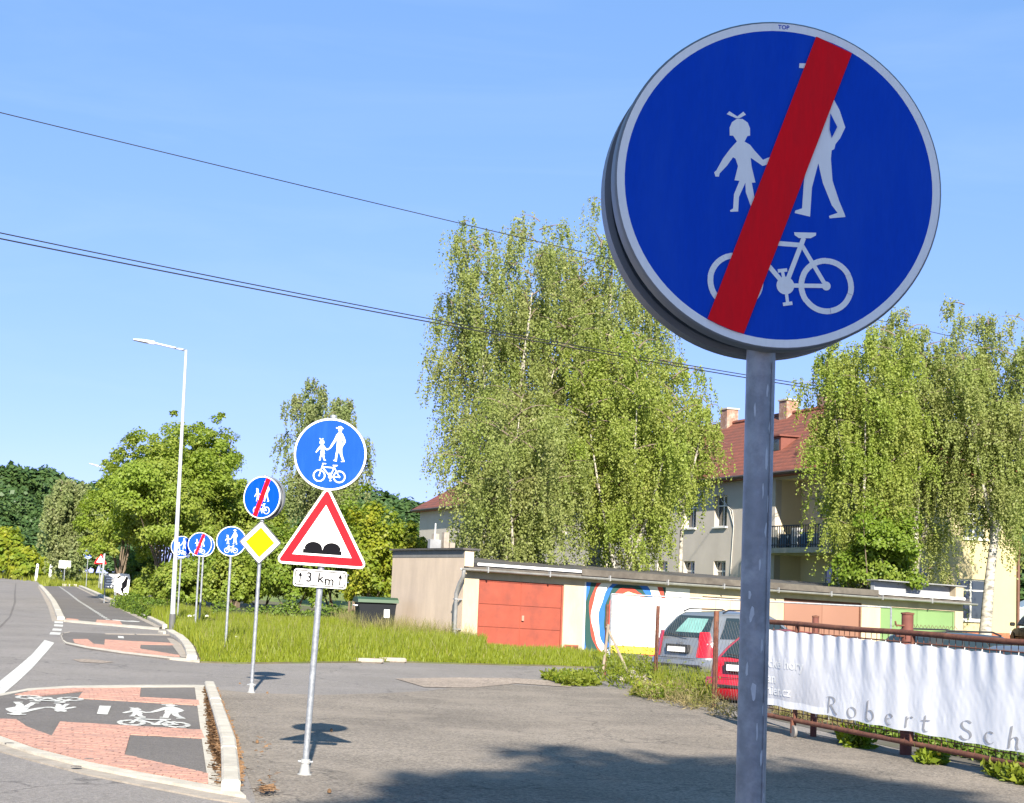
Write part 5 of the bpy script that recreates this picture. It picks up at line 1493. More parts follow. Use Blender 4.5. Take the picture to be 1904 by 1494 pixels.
teal = mat('painted_window_view', (.17, .34, .31), .3, 0, .12, 5)
make_car('silver estate car with black rear window and tall red tail lamps behind the wire fence', (5.35, 38.0, -.02), 50, car_paint('silver_paint', (.30, .31, .325), .6), Ht=1.56, tint=teal)
make_car('red hatchback with steep rear window parked tight beside the silver estate car', (5.55, 32.0, -.14), 44, car_paint('red_paint', (.42, .012, .025)), L=3.9, W=1.66, Ht=1.42, estate=False)
make_car('dark estate car whose roof and red lamp show over the white banner', (8.6, 31.4, -.10), 62, car_paint('dark_paint', (.035, .037, .036)), Ht=1.47)
make_car('grey car with low roof just visible over the banner near the yellow wall', (9.1, 27.6, -.13), 62, car_paint('grey_paint', (.10, .10, .105)), L=4.4, Ht=1.40, estate=False)
b = P(1897, 1160, 66.)
make_car('black van-like car with tall red lamp parked past the yellow house corner', (b[0] + 1.45, b[1] + 1.9, .35), 4, mat('black_paint', (.012, .013, .014), .5, spec=.2), Ht=1.5)
b = P(-14, 1070, 195.)
make_car('pale car far away on the main road', (b[0], b[1], T(b[0], b[1])), -75, car_paint('white_paint', (.7, .7, .7)))
# small glasshouse beyond the house
b = P(1893, 1132, 84.)
t = thing('greenhouse', 'small glass greenhouse with pitched roof beyond the yellow house corner', 'greenhouse', (b[0] + 1.3, b[1], .4))
gg = mat('greenhouse_glass', (.28, .33, .33), .2, 0, .1, 2)
mb = MB(); mb.prism([(-1.6, 0), (1.6, 0), (1.6, 1.6), (0, 2.3), (-1.6, 1.6)], -1.2, 1.2, lambda x, y, h: (x, h, y)); part('glass_shell', mb, gg, t)
for k in range(6): part('frame_bar', MB().box((-1.6 + .64 * k, -1.22, .85), (.05, .04, 1.7)), white_trim, t)
part('frame_bar', MB().box((0, -1.22, 1.6), (3.2, .05, .06)), white_trim, t)

# ------------------------------------------------------------------ vegetation
def leaves_from(c, axis, nrm, ln, wd):
    """diamond leaves: c base points, axis direction, nrm facing, ln/wd sizes -> (n,4,3)"""
    axis = axis / (np.linalg.norm(axis, axis=1, keepdims=True) + 1e-9)
    sidev = np.cross(axis, nrm); sidev /= (np.linalg.norm(sidev, axis=1, keepdims=True) + 1e-9)
    ln = ln[:, None]; wd = wd[:, None]
    return np.stack([c, c + axis * ln * .5 + sidev * wd * .5, c + axis * ln, c + axis * ln * .5 - sidev * wd * .5], 1)

def birch_mesh(seed, H, R, base, nlead, N, leaf=.085, hang=1.3, per=34, lean=(0, 0), nb=15, droop=1.0, tk=1.0):
    """weeping birch: a trunk that divides into leaders, thin arching branches and curtains of hanging shoots"""
    r_ = np.random.default_rng(seed)
    trunk, twigs = MB(), MB()
    ph = r_.uniform(0, 6, 4)
    def stem(p0, p1, wob, n=9):
        p0, p1 = Vector(p0), Vector(p1); out = []
        for k in range(n):
            u = k / (n - 1); q = p0.lerp(p1, u)
            q += Vector((math.sin(u * 4.2 + ph[0] + p1.x) * wob, math.cos(u * 3.7 + ph[1] + p1.y) * wob, 0)) * u * (1.15 - u)
            out.append(q)
        return out
    main = stem((0, 0, -.3), (lean[0] * H, lean[1] * H, H * .90), .05 * H)
    r0 = .0135 * H
    trunk.tube(main[:8], [max(.008, tk * r0 * (1.15 - 1.14 * (k / 8) ** .8)) for k in range(8)], 9)
    leaders = [(main, base, 1.0, r0 * .6)]
    for i in range(nlead):
        u = r_.uniform(base * .8, .52); k = int(u * 8); p0 = main[k].lerp(main[k + 1], u * 8 - k)
        az = i * 2 * math.pi / max(1, nlead) + r_.uniform(-.5, .5) + ph[2]
        sp = R * r_.uniform(.34, .66); hh = H * r_.uniform(.70, .95)
        tip = Vector((p0.x + math.cos(az) * sp, p0.y + math.sin(az) * sp, hh))
        st = [p0 + Vector(((tip.x - p0.x) * (q / 8) ** .7, (tip.y - p0.y) * (q / 8) ** .7, (tip.z - p0.z) * (q / 8))) for q in range(9)]
        trunk.tube(st[:6], [max(.01, r0 * .5 * (1.05 - q / 6)) for q in range(6)], 7, cap=False)
        leaders.append((st, .12, .72, r0 * .3))
    C_, A_, L_ = [], [], []
    strands = max(3, int(N / per / (len(leaders) * nb)))
    for st, b0, rk, rb in leaders:
        for b_ in range(nb):
            v = (b_ + r_.uniform(0, 1)) / nb
            u = b0 + (1 - b0) * v * .985
            k = min(7, int(u * 8)); p0 = st[k].lerp(st[k + 1], u * 8 - k)
            az = b_ * 2.4 + r_.uniform(-.7, .7)
            prof = max(.30, math.sin(math.pi * (.20 + .70 * v)) ** .7)
            ln = R * rk * prof * r_.uniform(.45, 1.0) * .86
            dirv = Vector((math.cos(az), math.sin(az), 0)); sidev = Vector((-dirv.y, dirv.x, 0))
            rise = ln * r_.uniform(.25, .75); bend = r_.normal(0, .18)
            bpts = [p0 + dirv * (ln * q / 6) + sidev * (bend * ln * (q / 6) ** 2) + Vector((0, 0, rise * (1.7 * q / 6 - 1.15 * (q / 6) ** 2))) for q in range(7)]
            twigs.tube(bpts, [max(.005, min(rb, .03) * (1 - .85 * q / 6)) for q in range(7)], 4, cap=False)
            m_ = max(3, int(strands * r_.uniform(.5, 1.5) * (.4 + prof)))
            for _ in range(m_):
                q = r_.uniform(.08, 1.0) ** .75 * 6; kk = min(5, int(q)); p = bpts[kk].lerp(bpts[kk + 1], q - kk)
                s0 = np.array(p) + np.clip(r_.normal(0, 1, 3), -1.5, 1.5) * np.array([.30, .30, .26]) * (.5 + .12 * ln)
                L = hang * droop * r_.uniform(.25, 1.1) * (1.1 - .45 * v)
                n_ = max(6, int(per * r_.uniform(.6, 1.4)))
                tt = r_.uniform(0, 1, n_)
                sway = np.array([dirv.x, dirv.y, 0]) * .16 * L + r_.normal(0, .09, 3) * L
                C_.append(s0 + np.outer(tt, np.array([0, 0, -L])) + np.outer(np.sin(tt * 1.6), sway) + r_.normal(0, .038, (n_, 3)))
                A_.append(r_.normal(0, .6, (n_, 3)) + np.array([0, 0, -.7])); L_.append(r_.uniform(.7, 1.35, n_) * leaf)
    C_ = np.concatenate(C_); A_ = np.concatenate(A_); L_ = np.concatenate(L_)
    keep = C_[:, 2] > .3; C_, A_, L_ = C_[keep], A_[keep], L_[keep]
    N_ = r_.normal(0, 1, C_.shape) + np.array([0, -.25, .35])
    return trunk, soup('birch_leaves', leaves_from(C_, A_, N_, L_ * 1.2, L_ * .9)), twigs

def bush_mesh(seed, rx, ry, rz, clumps, per, leaf, z0=0.0, rc=.28, flat=.75, shell=.55, lump=.25, trunk_n=0, H=None):
    """lumpy crown: leaf clumps through an uneven ellipsoid standing on z0"""
    r_ = np.random.default_rng(seed)
    ph = r_.uniform(0, 6.28, 6)
    C_, N_ = [], []
    trunk = MB()
    cz = z0 + rz
    for i in range(clumps):
        d = r_.normal(0, 1, 3); d /= np.linalg.norm(d)
        if d[2] < -.55: d[2] *= -.6
        az = math.atan2(d[1], d[0])
        k = 1 + lump * (math.sin(2 * az + ph[0]) * .5 + math.sin(3 * az + ph[1] + 3 * d[2]) * .5 + math.sin(5 * d[2] + ph[2] + 2 * az) * .5)
        rad = r_.uniform(shell, 1.0) ** .6 * k
        c_ = np.array([d[0] * rx, d[1] * ry, d[2] * rz]) * rad + np.array([0, 0, cz])
        c_[2] = max(c_[2], z0 * .9 + .05)
        rr = rc * r_.uniform(.6, 1.4) * min(rx, rz)
        q = r_.normal(0, 1, (per, 3)); q /= np.linalg.norm(q, axis=1, keepdims=True)
        q *= (r_.uniform(.25, 1, (per, 1)) ** .5) * rr; q[:, 2] *= flat
        C_.append(c_ + q); N_.append(q / rr * .8 + d * .5 + np.array([0, 0, .35]) + r_.normal(0, .45, (per, 3)))
        if trunk_n and i < trunk_n:
            e = Vector(c_); s0 = Vector((r_.normal(0, .12), r_.normal(0, .12), -.2))
            m_ = s0.lerp(e, .45) + Vector((r_.normal(0, .15), r_.normal(0, .15), .25 * rz * .3))
            w = .0105 * (cz + rz)
            trunk.tube([s0, s0.lerp(m_, .5) + Vector((0, 0, .1 * rz)), m_, e], [w, w * .75, w * .5, .012], 6, cap=False)
    C_ = np.concatenate(C_); N_ = np.concatenate(N_)
    A_ = r_.normal(0, 1, C_.shape) + np.array([0, 0, -.3])
    A_ -= N_ * (np.sum(A_ * N_, 1) / np.sum(N_ * N_, 1))[:, None]
    L_ = r_.uniform(.65, 1.35, len(C_)) * leaf
    return trunk, soup('leaves', leaves_from(C_, A_, N_, L_ * 1.2, L_ * .9))

bark_birch = mat('birch_bark', (.42, .39, .33), .85, 0, .12, 4, (.06, .05, .04), .85, 3.2, .2, 20, stretch=(1, 1, 3))
bark = mat('grey_brown_bark', (.17, .13, .09), .95, 0, .25, 6, (.09, .07, .05), .6, 2, .3, 25, stretch=(2, 2, .5))
twig_m = mat('birch_twigs', (.17, .13, .10), .9, 0, .2, 6)
l_birch = leaf_mat('birch_leaves', (.215, .245, .076), (.340, .355, .132), (.240, .292, .078), .46, .5)
l_birch_bright = leaf_mat('birch_leaves_bright', (.220, .268, .056), (.345, .370, .098), (.25, .32, .058), .46, .5)
l_birch_dull = leaf_mat('birch_leaves_far', (.190, .225, .090), (.310, .325, .150), (.21, .26, .09), .46, .5)
l_green = leaf_mat('fresh_leaves', (.120, .190, .022), (.220, .275, .040), (.155, .235, .026), .42, .45)
l_willow = leaf_mat('willow_leaves', (.155, .220, .030), (.320, .355, .068), (.22, .30, .040), .48, .35)
l_dark = leaf_mat('forest_leaves', (0.035, 0.075, 0.025), (0.088, 0.144, 0.040), (0.056, 0.112, 0.035), .25, .12)
l_yellow = leaf_mat('yellow_green_leaves', (0.196, 0.247, 0.017), (0.333, 0.322, 0.032), (0.149, 0.218, 0.021), .4, .6)
l_hedge = leaf_mat('hedge_leaves', (0.098, 0.163, 0.018), (0.202, 0.267, 0.034), (0.078, 0.130, 0.018), .32, 1.2)

def tree(name, label, cat, loc, meshes, bark_m, leaf_m, rotz=0.0, group=None, scale=None, lname='crown'):
    t_ = thing(name, label, cat, loc, rotz, group)
    tm, lm = meshes[:2]
    if tm is not None:
        me = tm if isinstance(tm, bpy.types.Mesh) else tm.mesh('trunk', 60, fix=False)
        link('trunk', me, bark_m, t_)
    if len(meshes) > 2: stuff(link('branches', meshes[2].mesh('branches', 60, fix=False), twig_m, t_))
    o = link(lname, lm if lm.users == 0 else lm.copy(), None, t_)
    o.data.materials.clear(); o.data.materials.append(leaf_m)
    if scale: t_.scale = scale
    return t_

def base_of(px, Y, py=1100):
    p = P(px, py, Y); return (p[0], p[1], T(p[0], p[1]))
def size_of(pxs, Y): return pxs * Y / FOC
def top_h(px, py, Y):
    p = P(px, py, Y); return p[2] - T(p[0], p[1])

# birches behind the garages
Y = 64.
tree('birch_tree', 'tall weeping birch with pale trunk, leftmost of the clump behind the garages', 'tree', base_of(925, Y), birch_mesh(4, top_h(985, 345, Y), size_of(215, Y), .16, 8, 100000, .068, 2.4), bark_birch, l_birch, group='birches behind the garages')
Y = 67.
tree('birch_tree', 'tallest birch behind the garages, partly hidden by the large sign', 'tree', base_of(1110, Y), birch_mesh(8, top_h(1125, 262, Y), size_of(205, Y), .20, 7, 88000, .068, 2.2), bark_birch, l_birch, rotz=1.2, group='birches behind the garages')
Y = 62.
tree('birch_tree', 'broad bright birch leaning towards the red roof', 'tree', base_of(1165, Y), birch_mesh(14, top_h(1200, 560, Y), size_of(170, Y), .14, 7, 78000, .068, 1.8), bark_birch, l_birch_bright, rotz=.4, group='birches behind the garages')
Y = 60.5
tree('birch_tree', 'low wide birch with drooping twigs over the felt garage roof', 'tree', base_of(960, Y), birch_mesh(21, top_h(950, 660, Y), size_of(205, Y), .12, 7, 78000, .068, 2.0), bark_birch, l_birch, rotz=2.0, group='birches behind the garages')
tree('birch_tree', 'slim birch whose light twigs hang before the left end of the red roof', 'tree', base_of(1262, 66.), birch_mesh(26, top_h(1262, 610, 66.), size_of(120, 66.), .55, 3, 22000, .07, 1.4, tk=.7), bark_birch, l_birch_bright, rotz=.9, group='birches behind the garages')
# birches at the yellow end wall
Y = 63.
tree('birch_tree', 'birch with curved white trunk standing before the yellow end wall', 'tree', base_of(1828, Y, 1180), birch_mesh(33, top_h(1890, 515, Y), size_of(155, Y), .38, 5, 72000, .068, 1.9, lean=(.10, 0), tk=1.25), bark_birch, l_birch, group='birches at the yellow wall')
Y = 65.5
tree('birch_tree', 'tall birch hiding the corner between grey and yellow walls', 'tree', base_of(1690, Y), birch_mesh(36, top_h(1770, 490, Y), size_of(175, Y), .22, 6, 84000, .068, 1.8), bark_birch, l_birch, rotz=.6, group='birches at the yellow wall')
Y = 62.
tree('birch_tree', 'dense rounded birch covering the loggia side of the house', 'tree', base_of(1610, Y), birch_mesh(41, top_h(1620, 575, Y), size_of(140, Y), .22, 6, 84000, .068, 1.8), bark_birch, l_birch_bright, rotz=2.6, group='birches at the yellow wall')
Y = 60.5
tree('shrub', 'fresh green leafy shrub climbing between the garages and house corner', 'shrub', base_of(1640, Y), bush_mesh(5, size_of(80, Y), 1.2, size_of(95, Y), 130, 110, .10, 1.5, .24, lump=.35, shell=.3, trunk_n=6), bark, l_green)

# left side: willow group, birch, bushes
Y = 82.
wl_tree = 'multi-stemmed bushy willow with spreading crown behind the lamp post'
tree('willow_tree', wl_tree, 'tree', base_of(300, Y), bush_mesh(7, size_of(125, Y), 3.0, size_of(140, Y), 480, 190, .115, .9, .15, lump=.5, shell=.25, trunk_n=13), bark, l_willow)
tree('willow_tree', 'airy willow crown rising above the other bushes left of the birch', 'tree', base_of(360, 90.), bush_mesh(9, size_of(88, 90.), 2.4, size_of(118, 90.), 210, 120, .115, top_h(360, 1005, 90.), .13, lump=.55, shell=.3, trunk_n=10), bark, l_willow)
tree('willow_tree', 'lower willow with leaves hanging over the far signs', 'tree', base_of(222, 92.), bush_mesh(12, size_of(66, 92.), 2.0, size_of(122, 92.), 260, 150, .12, .6, .2, lump=.3, shell=.4, trunk_n=7), bark, l_willow)
tree('willow_tree', 'rounded green willow between the lamp post and the grey birch', 'tree', base_of(440, 86.), bush_mesh(13, size_of(80, 86.), 2.2, size_of(112, 86.), 320, 150, .12, .3, .19, lump=.3, shell=.4, trunk_n=10), bark, l_willow)
Y = 100.
tree('birch_tree', 'grey-green weeping birch rising behind the 3 km sign', 'tree', base_of(590, Y), birch_mesh(51, top_h(585, 680, Y), size_of(100, Y), .15, 5, 60000, .105, 2.4), bark_birch, l_birch_dull)
Y = 140.
tree('birch_tree', 'far drooping birch with twin white trunks at the path end', 'tree', base_of(117, Y), birch_mesh(55, top_h(135, 880, Y), size_of(65, Y), .28, 4, 24000, .19, 2.6), bark_birch, l_birch_dull)
for k, (px, Y, py, wpx, lm, lb) in enumerate((
        (545, 74., 975, 62, l_green, 'green shrub behind the yellow diamond sign'), (620, 76., 965, 70, l_hedge, 'dark leafed shrub beneath the grey-green birch'),
        (690, 72., 950, 62, l_yellow, 'yellow-green flowering shrub left of the garage gable'), (748, 76., 965, 45, l_yellow, 'small yellow-green shrub touching the garage gable'),
        (490, 76., 985, 52, l_hedge, 'shrub with dark gaps behind the blue path signs'), (660, 84., 925, 60, l_green, 'taller mid green shrub behind the yellow shrubs'), (430, 74., 1030, 45, l_willow, 'low willow scrub just behind the row of round signs'),
        (250, 100., 1020, 40, l_hedge, 'dark shrub behind the cow board'), (330, 76., 1045, 45, l_willow, 'low willow bush filling the gap at the lamp post'), (385, 79., 1030, 42, l_hedge, 'leafy undergrowth behind the red-slashed round sign'), (285, 84., 1050, 30, l_willow, 'small willow bush left of the lamp post'))):
    h = top_h(px, py, Y)
    tree('shrub', lb, 'shrub', base_of(px, Y), bush_mesh(60 + k, size_of(wpx, Y), 1.6, h / 2, 150, 100, .12, 0.0, .26, lump=.25, trunk_n=5), bark, lm)
# hedges
def hedge(label, px0, px1, Y0, Y1, h, wd, seed, lm):
    r_ = np.random.default_rng(seed)
    a, b_ = np.array(base_of(px0, Y0)), np.array(base_of(px1, Y1)); L = np.linalg.norm(b_ - a)
    n_ = int(2600 * L / 3)
    u = r_.uniform(0, 1, n_); ang = r_.uniform(-.15, math.pi + .15, n_)
    d = (b_ - a) / L; nn = np.array([-d[1], d[0], 0])
    lump = 1 + .16 * np.sin(u * L * 2.3 + seed) + .10 * np.sin(u * L * 5.1)
    rad = r_.uniform(.75, 1.05, n_) * lump
    c_ = a + np.outer(u, b_ - a) + nn * (np.cos(ang) * wd * rad)[:, None] + np.stack([0 * u, 0 * u, np.clip(np.sin(ang), .02, 1) * h * rad], 1)
    N_ = nn * np.cos(ang)[:, None] + np.stack([0 * u, 0 * u, np.sin(ang)], 1) + r_.normal(0, .5, (n_, 3))
    A_ = r_.normal(0, 1, (n_, 3)); A_ -= N_ * (np.sum(A_ * N_, 1) / np.sum(N_ * N_, 1))[:, None]
    t_ = thing('hedge', label, 'hedge', tuple(a)); s_ = soup('foliage', leaves_from(c_ - a, A_, N_, r_.uniform(.06, .13, n_), r_.uniform(.05, .10, n_)))
    link('foliage', s_, lm, t_)
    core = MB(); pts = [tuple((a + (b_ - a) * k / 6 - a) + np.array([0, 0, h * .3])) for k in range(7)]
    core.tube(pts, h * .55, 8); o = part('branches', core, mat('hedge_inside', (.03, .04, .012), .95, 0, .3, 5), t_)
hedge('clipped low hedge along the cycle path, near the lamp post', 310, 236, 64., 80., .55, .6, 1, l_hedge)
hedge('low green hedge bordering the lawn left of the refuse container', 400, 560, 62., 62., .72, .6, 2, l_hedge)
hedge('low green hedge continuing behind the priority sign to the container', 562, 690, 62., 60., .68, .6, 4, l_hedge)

# far woods: every crown its own tree
far_a = bush_mesh(80, 4.2, 4.0, 5.2, 150, 110, .55, 2.0, .26, lump=.2, trunk_n=4)
far_b = bush_mesh(81, 4.8, 4.2, 4.4, 150, 110, .55, 1.5, .28, lump=.25, trunk_n=4)
fam = [(far_a[0].mesh('far_trunk', fix=False), far_a[1]), (far_b[0].mesh('far_trunk', fix=False), far_b[1])]
for m_, _ in fam: m_.materials.append(bark)
for _, m_ in fam: m_.materials.append(l_dark)
r_ = random.Random(3)
wood = [(-45, 235, 880), (-5, 225, 872), (30, 240, 885), (62, 230, 880), (95, 245, 893), (20, 215, 930), (70, 215, 950), (120, 250, 905), (150, 245, 915), (-30, 210, 940), (175, 260, 905), (205, 255, 900), (105, 222, 985), (140, 225, 985), (170, 215, 1000), (45, 205, 990), (85, 200, 1010), (195, 200, 1010), (230, 230, 930), (0, 190, 985)]
wood += [(470, 210, 925), (520, 215, 930), (640, 190, 925), (680, 200, 922), (715, 205, 940), (740, 195, 938), (765, 200, 945), (790, 190, 950), (445, 190, 950), (560, 200, 940), (600, 195, 945)]
wood += [(1905, 120, 905), (1935, 125, 860), (1960, 118, 900), (1915, 112, 1010), (1945, 110, 1040)]
for px, Y, py in wood:
    b_ = base_of(px, Y, 1060); h = top_h(px, py, Y); i = r_.randrange(2); z_nat = 12.4 if i == 0 else 10.3
    grp = 'woodland beyond the road bend' if px < 300 else ('woodland behind the willows' if px < 620 else ('woodland skyline by the garage' if px < 1500 else 'dark trees right of the house'))
    lbl = {'woodland beyond the road bend': 'dark green broadleaf tree in the wood beyond the road bend', 'woodland behind the willows': 'dark woodland tree showing behind the willows and blue signs', 'woodland skyline by the garage': 'dark woodland tree on the skyline left of the garage gable', 'dark trees right of the house': 'dark broadleaf tree beyond the corner of the yellow wall'}[grp]
    t = thing('woodland_tree', lbl, 'tree', b_, r_.uniform(0, 6.28), grp)
    k = h / z_nat; t.scale = (max(k, .8) * .95, max(k, .8) * .95, k)
    link('trunk', fam[i][0], None, t); link('crown', fam[i][1], None, t)
for px, Y, py, w_ in ((5, 170, 985, 34), (40, 165, 1022, 30), (-25, 172, 1000, 30), (70, 172, 1040, 22)):
    h = top_h(px, py, Y)
    t = thing('shrub', 'sunlit yellow-green thicket at the bend of the far road', 'shrub', base_of(px, Y, 1062), 0, 'thicket at the road bend')
    _, lm = bush_mesh(90 + abs(int(px)) % 7, size_of(w_, Y), 2.4, h / 2, 90, 80, .34, 0, .3)
    link('foliage', lm, l_yellow, t)

# the big tree behind the photographer: it shades the large sign and the near forecourt
tree('lime_tree', 'tall dense lime tree behind the viewer shading the near forecourt', 'tree', (4.65, -13.0, 0), bush_mesh(120, 4.6, 3.4, 5.6, 640, 100, .42, 6.0, .24, lump=.18, shell=.1, trunk_n=16), bark, l_green)

# ------------------------------------------------------------------ grass, weeds, flowers
def grass(name, poly, n_, hmin, hmax, wd, m, parent, seed, dz=.03, hfun=None, lean=.35):
    r_ = np.random.default_rng(seed)
    x0, x1 = min(p[0] for p in poly), max(p[0] for p in poly); y0, y1 = min(p[1] for p in poly), max(p[1] for p in poly)
    pts = []
    while len(pts) < n_:
        X = r_.uniform(x0, x1, 4000); Y_ = r_.uniform(y0, y1, 4000)
        for x, y in zip(X, Y_):
            if inside(x, y, poly): pts.append((x, y, T(x, y) + dz))
            if len(pts) >= n_: break
    c_ = np.array(pts); patch_ = .55 + .45 * np.sin(c_[:, 0] * .9 + 1.3 * np.sin(c_[:, 1] * .35)) * np.sin(c_[:, 1] * .5 + 2 * np.sin(c_[:, 0] * .4))
    h = (hmin + (hmax - hmin) * r_.uniform(0, 1, n_) * (.5 + .5 * patch_))
    if hfun is not None: h *= np.array([hfun(x, y) for x, y, _ in pts])
    az = r_.uniform(0, 6.28, n_); ld = np.stack([np.cos(az), np.sin(az), 0 * az], 1); ln = r_.uniform(.05, 1, n_) * lean
    sd = r_.uniform(0, 6.28, n_); sv = np.stack([np.cos(sd), np.sin(sd), 0 * sd], 1) * (wd * r_.uniform(.6, 1.3, n_))[:, None]
    tip = c_ + ld * (h * ln)[:, None] + np.stack([0 * h, 0 * h, h], 1)
    midp = c_ + ld * (h * ln * .3)[:, None] + np.stack([0 * h, 0 * h, h * .55], 1)
    q = np.stack([c_ - sv * .5, c_ + sv * .5, midp + sv * .4, midp - sv * .4], 1)
    q2 = np.stack([midp - sv * .4, midp + sv * .4, tip, tip], 1); q2[:, 3] = tip - sv * .05
    o = link(name, soup(name, np.concatenate([q, q2])), m, parent)
    return stuff(o)
g_lush = leaf_mat('lush_grass', (.122, .172, .012), (.265, .285, .030), (.19, .228, .018), .38, .35)
g_short = leaf_mat('roadside_grass', (0.160, 0.200, 0.020), (0.270, 0.280, 0.045), (0.220, 0.240, 0.030), .4, .5)
g_dry = leaf_mat('seeding_grass', (0.220, 0.190, 0.085), (0.330, 0.280, 0.130), (0.180, 0.190, 0.050), .35, 2)
near_edge = GX([(374, 1232), (460, 1234), (560, 1233), (650, 1232), (730, 1231), (900, 1236), (1000, 1238), (1095, 1242)])
vp = near_edge + [(3.6, 46.5), (1.9, 51.9), (-1.5, 52.3), (-4.3, 60), (-9, 66), (-16, 74)] + GX([(250, 1138), (303, 1164), (322, 1179), (346, 1189), (363, 1204)])
def hf(x, y):
    k = 1.0
    d = y - np.interp(x, [p[0] for p in near_edge], [p[1] for p in near_edge])
    if d < 2.2 and x > -6.5: k *= .35 + .65 * max(0, d) / 2.2
    if x > -.5: k *= .55
    return k
grass('verge_grass', vp, 95000, .16, .62, .026, g_lush, verge, 1, hfun=hf)
grass('dry_stalks', vp, 4200, .3, .75, .014, g_dry, verge, 14, hfun=hf, lean=.5)
grass('edge_grass', [(x, y - .18) for x, y in near_edge] + [(x, y + .5) for x, y in reversed(near_edge)], 9000, .05, .20, .022, g_lush, verge, 12, dz=.0)
grass('fence_grass', GX([(1215, 1262), (1325, 1285), (1328, 1316), (1215, 1290)]), 2600, .15, .6, .016, g_short, yard, 13, dz=.0)
grass('seeding_grass', [(-1.6, 51.4), (-.5, 51.9), (-1.0, 52.6), (-4.0, 60), (-6, 60), (-4.6, 54)], 2600, .5, .95, .016, g_dry, verge, 2, lean=.5)
grass('path_grass', GX([(303, 1163), (240, 1133), (150, 1090), (230, 1100), (330, 1140), (330, 1170)]), 9000, .1, .38, .035, g_short, verge, 3)
grd = bpy.data.objects['ground']
grass('far_grass', GX([(68, 1078), (80, 1090), (146, 1091), (205, 1097), (200, 1082), (150, 1073), (75, 1068)]), 12000, .2, .75, .07, g_short, grd, 4, dz=-.05)
grass('far_grass', [(-70, 205), (-40, 150), (-22, 110), (-30, 180), (-45, 230)], 8000, .3, .8, .10, g_short, grd, 5, dz=-.05)
# weeds at the fence foot
def weeds(label, px_poly, n_, h0, h1, leafm, seed, lw=.6):
    w = GX(px_poly); cx, cy = sum(p[0] for p in w) / len(w), sum(p[1] for p in w) / len(w)
    r_ = np.random.default_rng(seed)
    x0, x1 = min(p[0] for p in w), max(p[0] for p in w); y0, y1 = min(p[1] for p in w), max(p[1] for p in w)
    C_, A_, N_, L_ = [], [], [], []
    k = 0
    while k < n_:
        x, y = r_.uniform(x0, x1), r_.uniform(y0, y1)
        if not inside(x, y, w): continue
        k += 1; h = r_.uniform(h0, h1); m_ = int(8 + 14 * h)
        ln = r_.normal(0, .18, 2)
        tt = r_.uniform(.05, 1, m_)
        C_.append(np.stack([x - cx + ln[0] * tt * h, y - cy + ln[1] * tt * h, tt * h], 1) + r_.normal(0, .02, (m_, 3)))
        A_.append(r_.normal(0, 1, (m_, 3)) + np.array([0, 0, .6])); L_.append(r_.uniform(.04, .12, m_) * (1.2 - .6 * tt))
    C_ = np.concatenate(C_); A_ = np.concatenate(A_); L_ = np.concatenate(L_); N_ = r_.normal(0, 1, C_.shape)
    C_[:, 2] = np.maximum(C_[:, 2], 0)
    o = link('weeds', soup('weeds', leaves_from(C_, A_, N_, L_ * 1.3, L_ * lw)), leafm, None, (cx, cy, T(cx, cy)))
    stuff(o); tag(o, label, 'weeds')
    return o
l_weed = leaf_mat('weed_leaves', (0.100, 0.155, 0.014), (0.225, 0.255, 0.030), (0.160, 0.190, 0.020), .4, 2)
l_weed_dry = leaf_mat('dry_weed', (0.190, 0.150, 0.070), (0.290, 0.230, 0.120), (0.150, 0.150, 0.040), .3, 2)
weeds('tall green weeds around the rusty corner post of the wire fence', [(1105, 1262), (1130, 1245), (1215, 1250), (1220, 1282), (1150, 1285), (1105, 1275)], 190, .2, .7, l_weed, 1, .45)
weeds('rank weeds under the silver car bumper behind the wire fence', [(1222, 1262), (1320, 1282), (1325, 1316), (1280, 1306), (1222, 1290)], 170, .2, .55, l_weed, 2, .4)
weeds('pale dry stalks at the foot of the wire fence', [(1190, 1290), (1280, 1300), (1330, 1320), (1380, 1338), (1360, 1342), (1240, 1312), (1170, 1296)], 260, .08, .40, l_weed_dry, 3, .18)
weeds('low yellow-green weeds on the asphalt edge by the fence', [(1180, 1286), (1250, 1294), (1280, 1306), (1220, 1302), (1180, 1296)], 200, .06, .26, l_yellow, 4)
weeds('flat green tuft beside the dirt patch', [(1010, 1262), (1100, 1262), (1110, 1277), (1050, 1277)], 420, .06, .22, l_weed, 5)
weeds('bright grass tuft growing under the gate rail', [(1560, 1378), (1600, 1380), (1622, 1394), (1580, 1392)], 130, .08, .24, l_yellow, 6)
weeds('small weed clump with yellow flowers under the gate', [(1705, 1412), (1740, 1412), (1758, 1424), (1720, 1424)], 110, .06, .17, l_yellow, 7)
weeds('dark green weeds in shade behind the gate bars', [(1600, 1368), (1700, 1385), (1904, 1440), (1904, 1425), (1700, 1372), (1620, 1350)], 420, .08, .26, l_hedge, 8)
weeds('sparse weeds at the gate edge near the right end', [(1830, 1440), (1904, 1455), (1940, 1470), (1860, 1452)], 110, .05, .2, l_weed, 9)
weeds('thin fringe of weeds behind the gate wheel', [(1440, 1322), (1560, 1345), (1600, 1360), (1440, 1334)], 200, .05, .18, l_weed_dry, 10, .18)
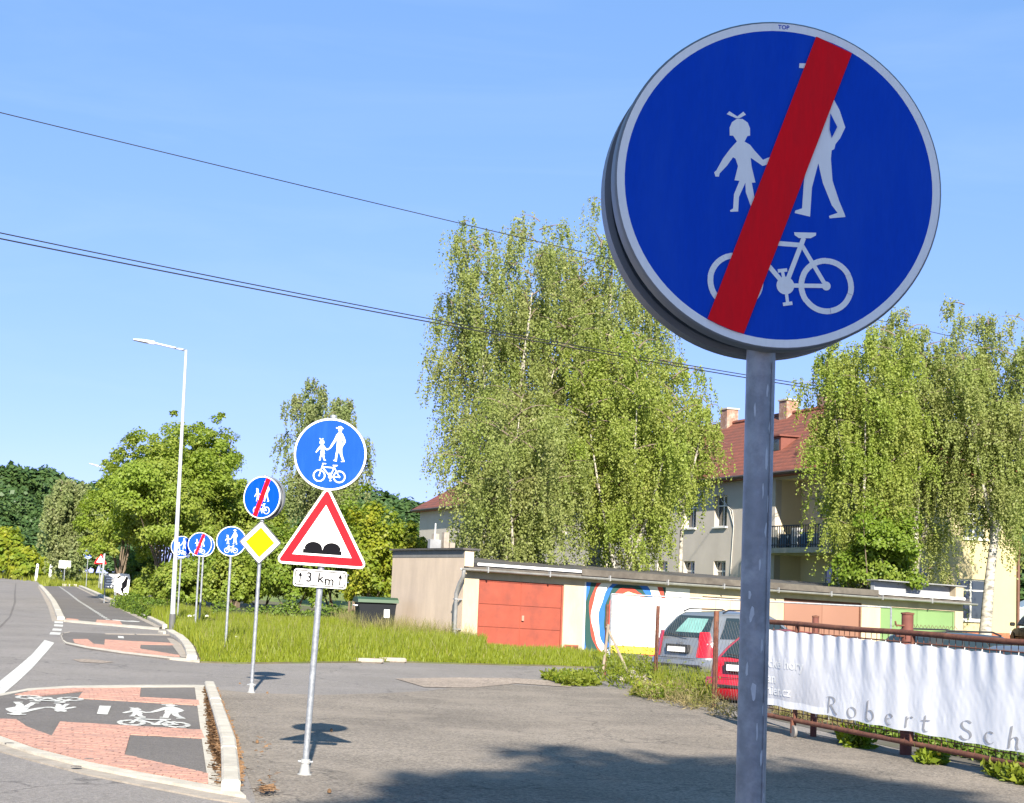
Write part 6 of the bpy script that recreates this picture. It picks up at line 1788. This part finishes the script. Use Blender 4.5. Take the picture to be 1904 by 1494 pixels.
# yellow dandelion heads and white umbels
yel = mat('dandelion', (.75, .50, .01), .7); umb = mat('umbel_white', (.75, .74, .66), .7)
for i, (px, py) in enumerate(((1712, 1412), (1726, 1416), (1738, 1420), (1748, 1416), (1744, 1423), (1205, 1292), (1240, 1296), (1228, 1290), (1262, 1292))):
    q = G(px, py); t = thing('dandelion', 'small yellow dandelion flower at the forecourt edge', 'flower', (q[0], q[1], 0), 0, 'dandelions along the fence')
    part('stem', MB().tube([(0, 0, 0), (.01, 0, .12)], .003, 4), l_weed, t); part('flower_head', MB().lathe([(.004, .11), (.026, .125), (.022, .14), (.004, .145)], 9, 'Z', (.01, 0, 0)), yel, t)
for i, (px, py, Y) in enumerate(((431, 1190, 44.), (438, 1196, 43.), (352, 1147, 55.), (362, 1146, 56.), (384, 1147, 56.))):
    q = P(px, py, Y); g0 = T(q[0], q[1]); h = max(.3, q[2] - g0)
    t = thing('umbel_flower', 'white flower umbel standing in the long grass', 'flower', (q[0], q[1], g0), 0, 'white umbels in the grass')
    part('stem', MB().tube([(0, 0, 0), (.01, 0, h)], .008, 4), l_weed, t); part('flower_head', MB().lathe([(.01, h - .02), (.07, h), (.06, h + .04), (.01, h + .06)], 10, 'Z', (.01, 0, 0)), umb, t)
# rubble heap stones at the fence corner
for i in range(11):
    q = G(1150 + 65 * rng.random(), 1262 + 16 * rng.random())
    mb = MB(); s_ = rng.uniform(.10, .24); nv = 9
    bm = bmesh.new(); bmesh.ops.create_icosphere(bm, subdivisions=1, radius=s_)
    for v in bm.verts: v.co *= rng.uniform(.75, 1.2); v.co.z *= .7
    me = bpy.data.meshes.new('rubble_stone'); bm.to_mesh(me); bm.free()
    o = link('rubble_stone', me, concrete_sand, None, (q[0], q[1], s_ * .35)); o.rotation_euler = (0, 0, rng.uniform(0, 6))
    tag(o, 'rough grey rubble stone among weeds at the fence corner', 'stone', 'rubble stones')
# pine cones dropped on the forecourt
for px, py in ((478, 1384), (446, 1272), (497, 1290), (612, 1478), (616, 1362)):
    q = G(px, py); mb = MB(); mb.lathe([(.004, 0), (.018, .008), (.02, .018), (.013, .035), (.003, .042)], 9, 'Z')
    o = link('pine_cone', mb.mesh('pine_cone', 40), debris_m, None, (q[0], q[1], .012)); tag(o, 'brown pine cone lying on the forecourt asphalt', 'pine cone', 'pine cones on the asphalt')
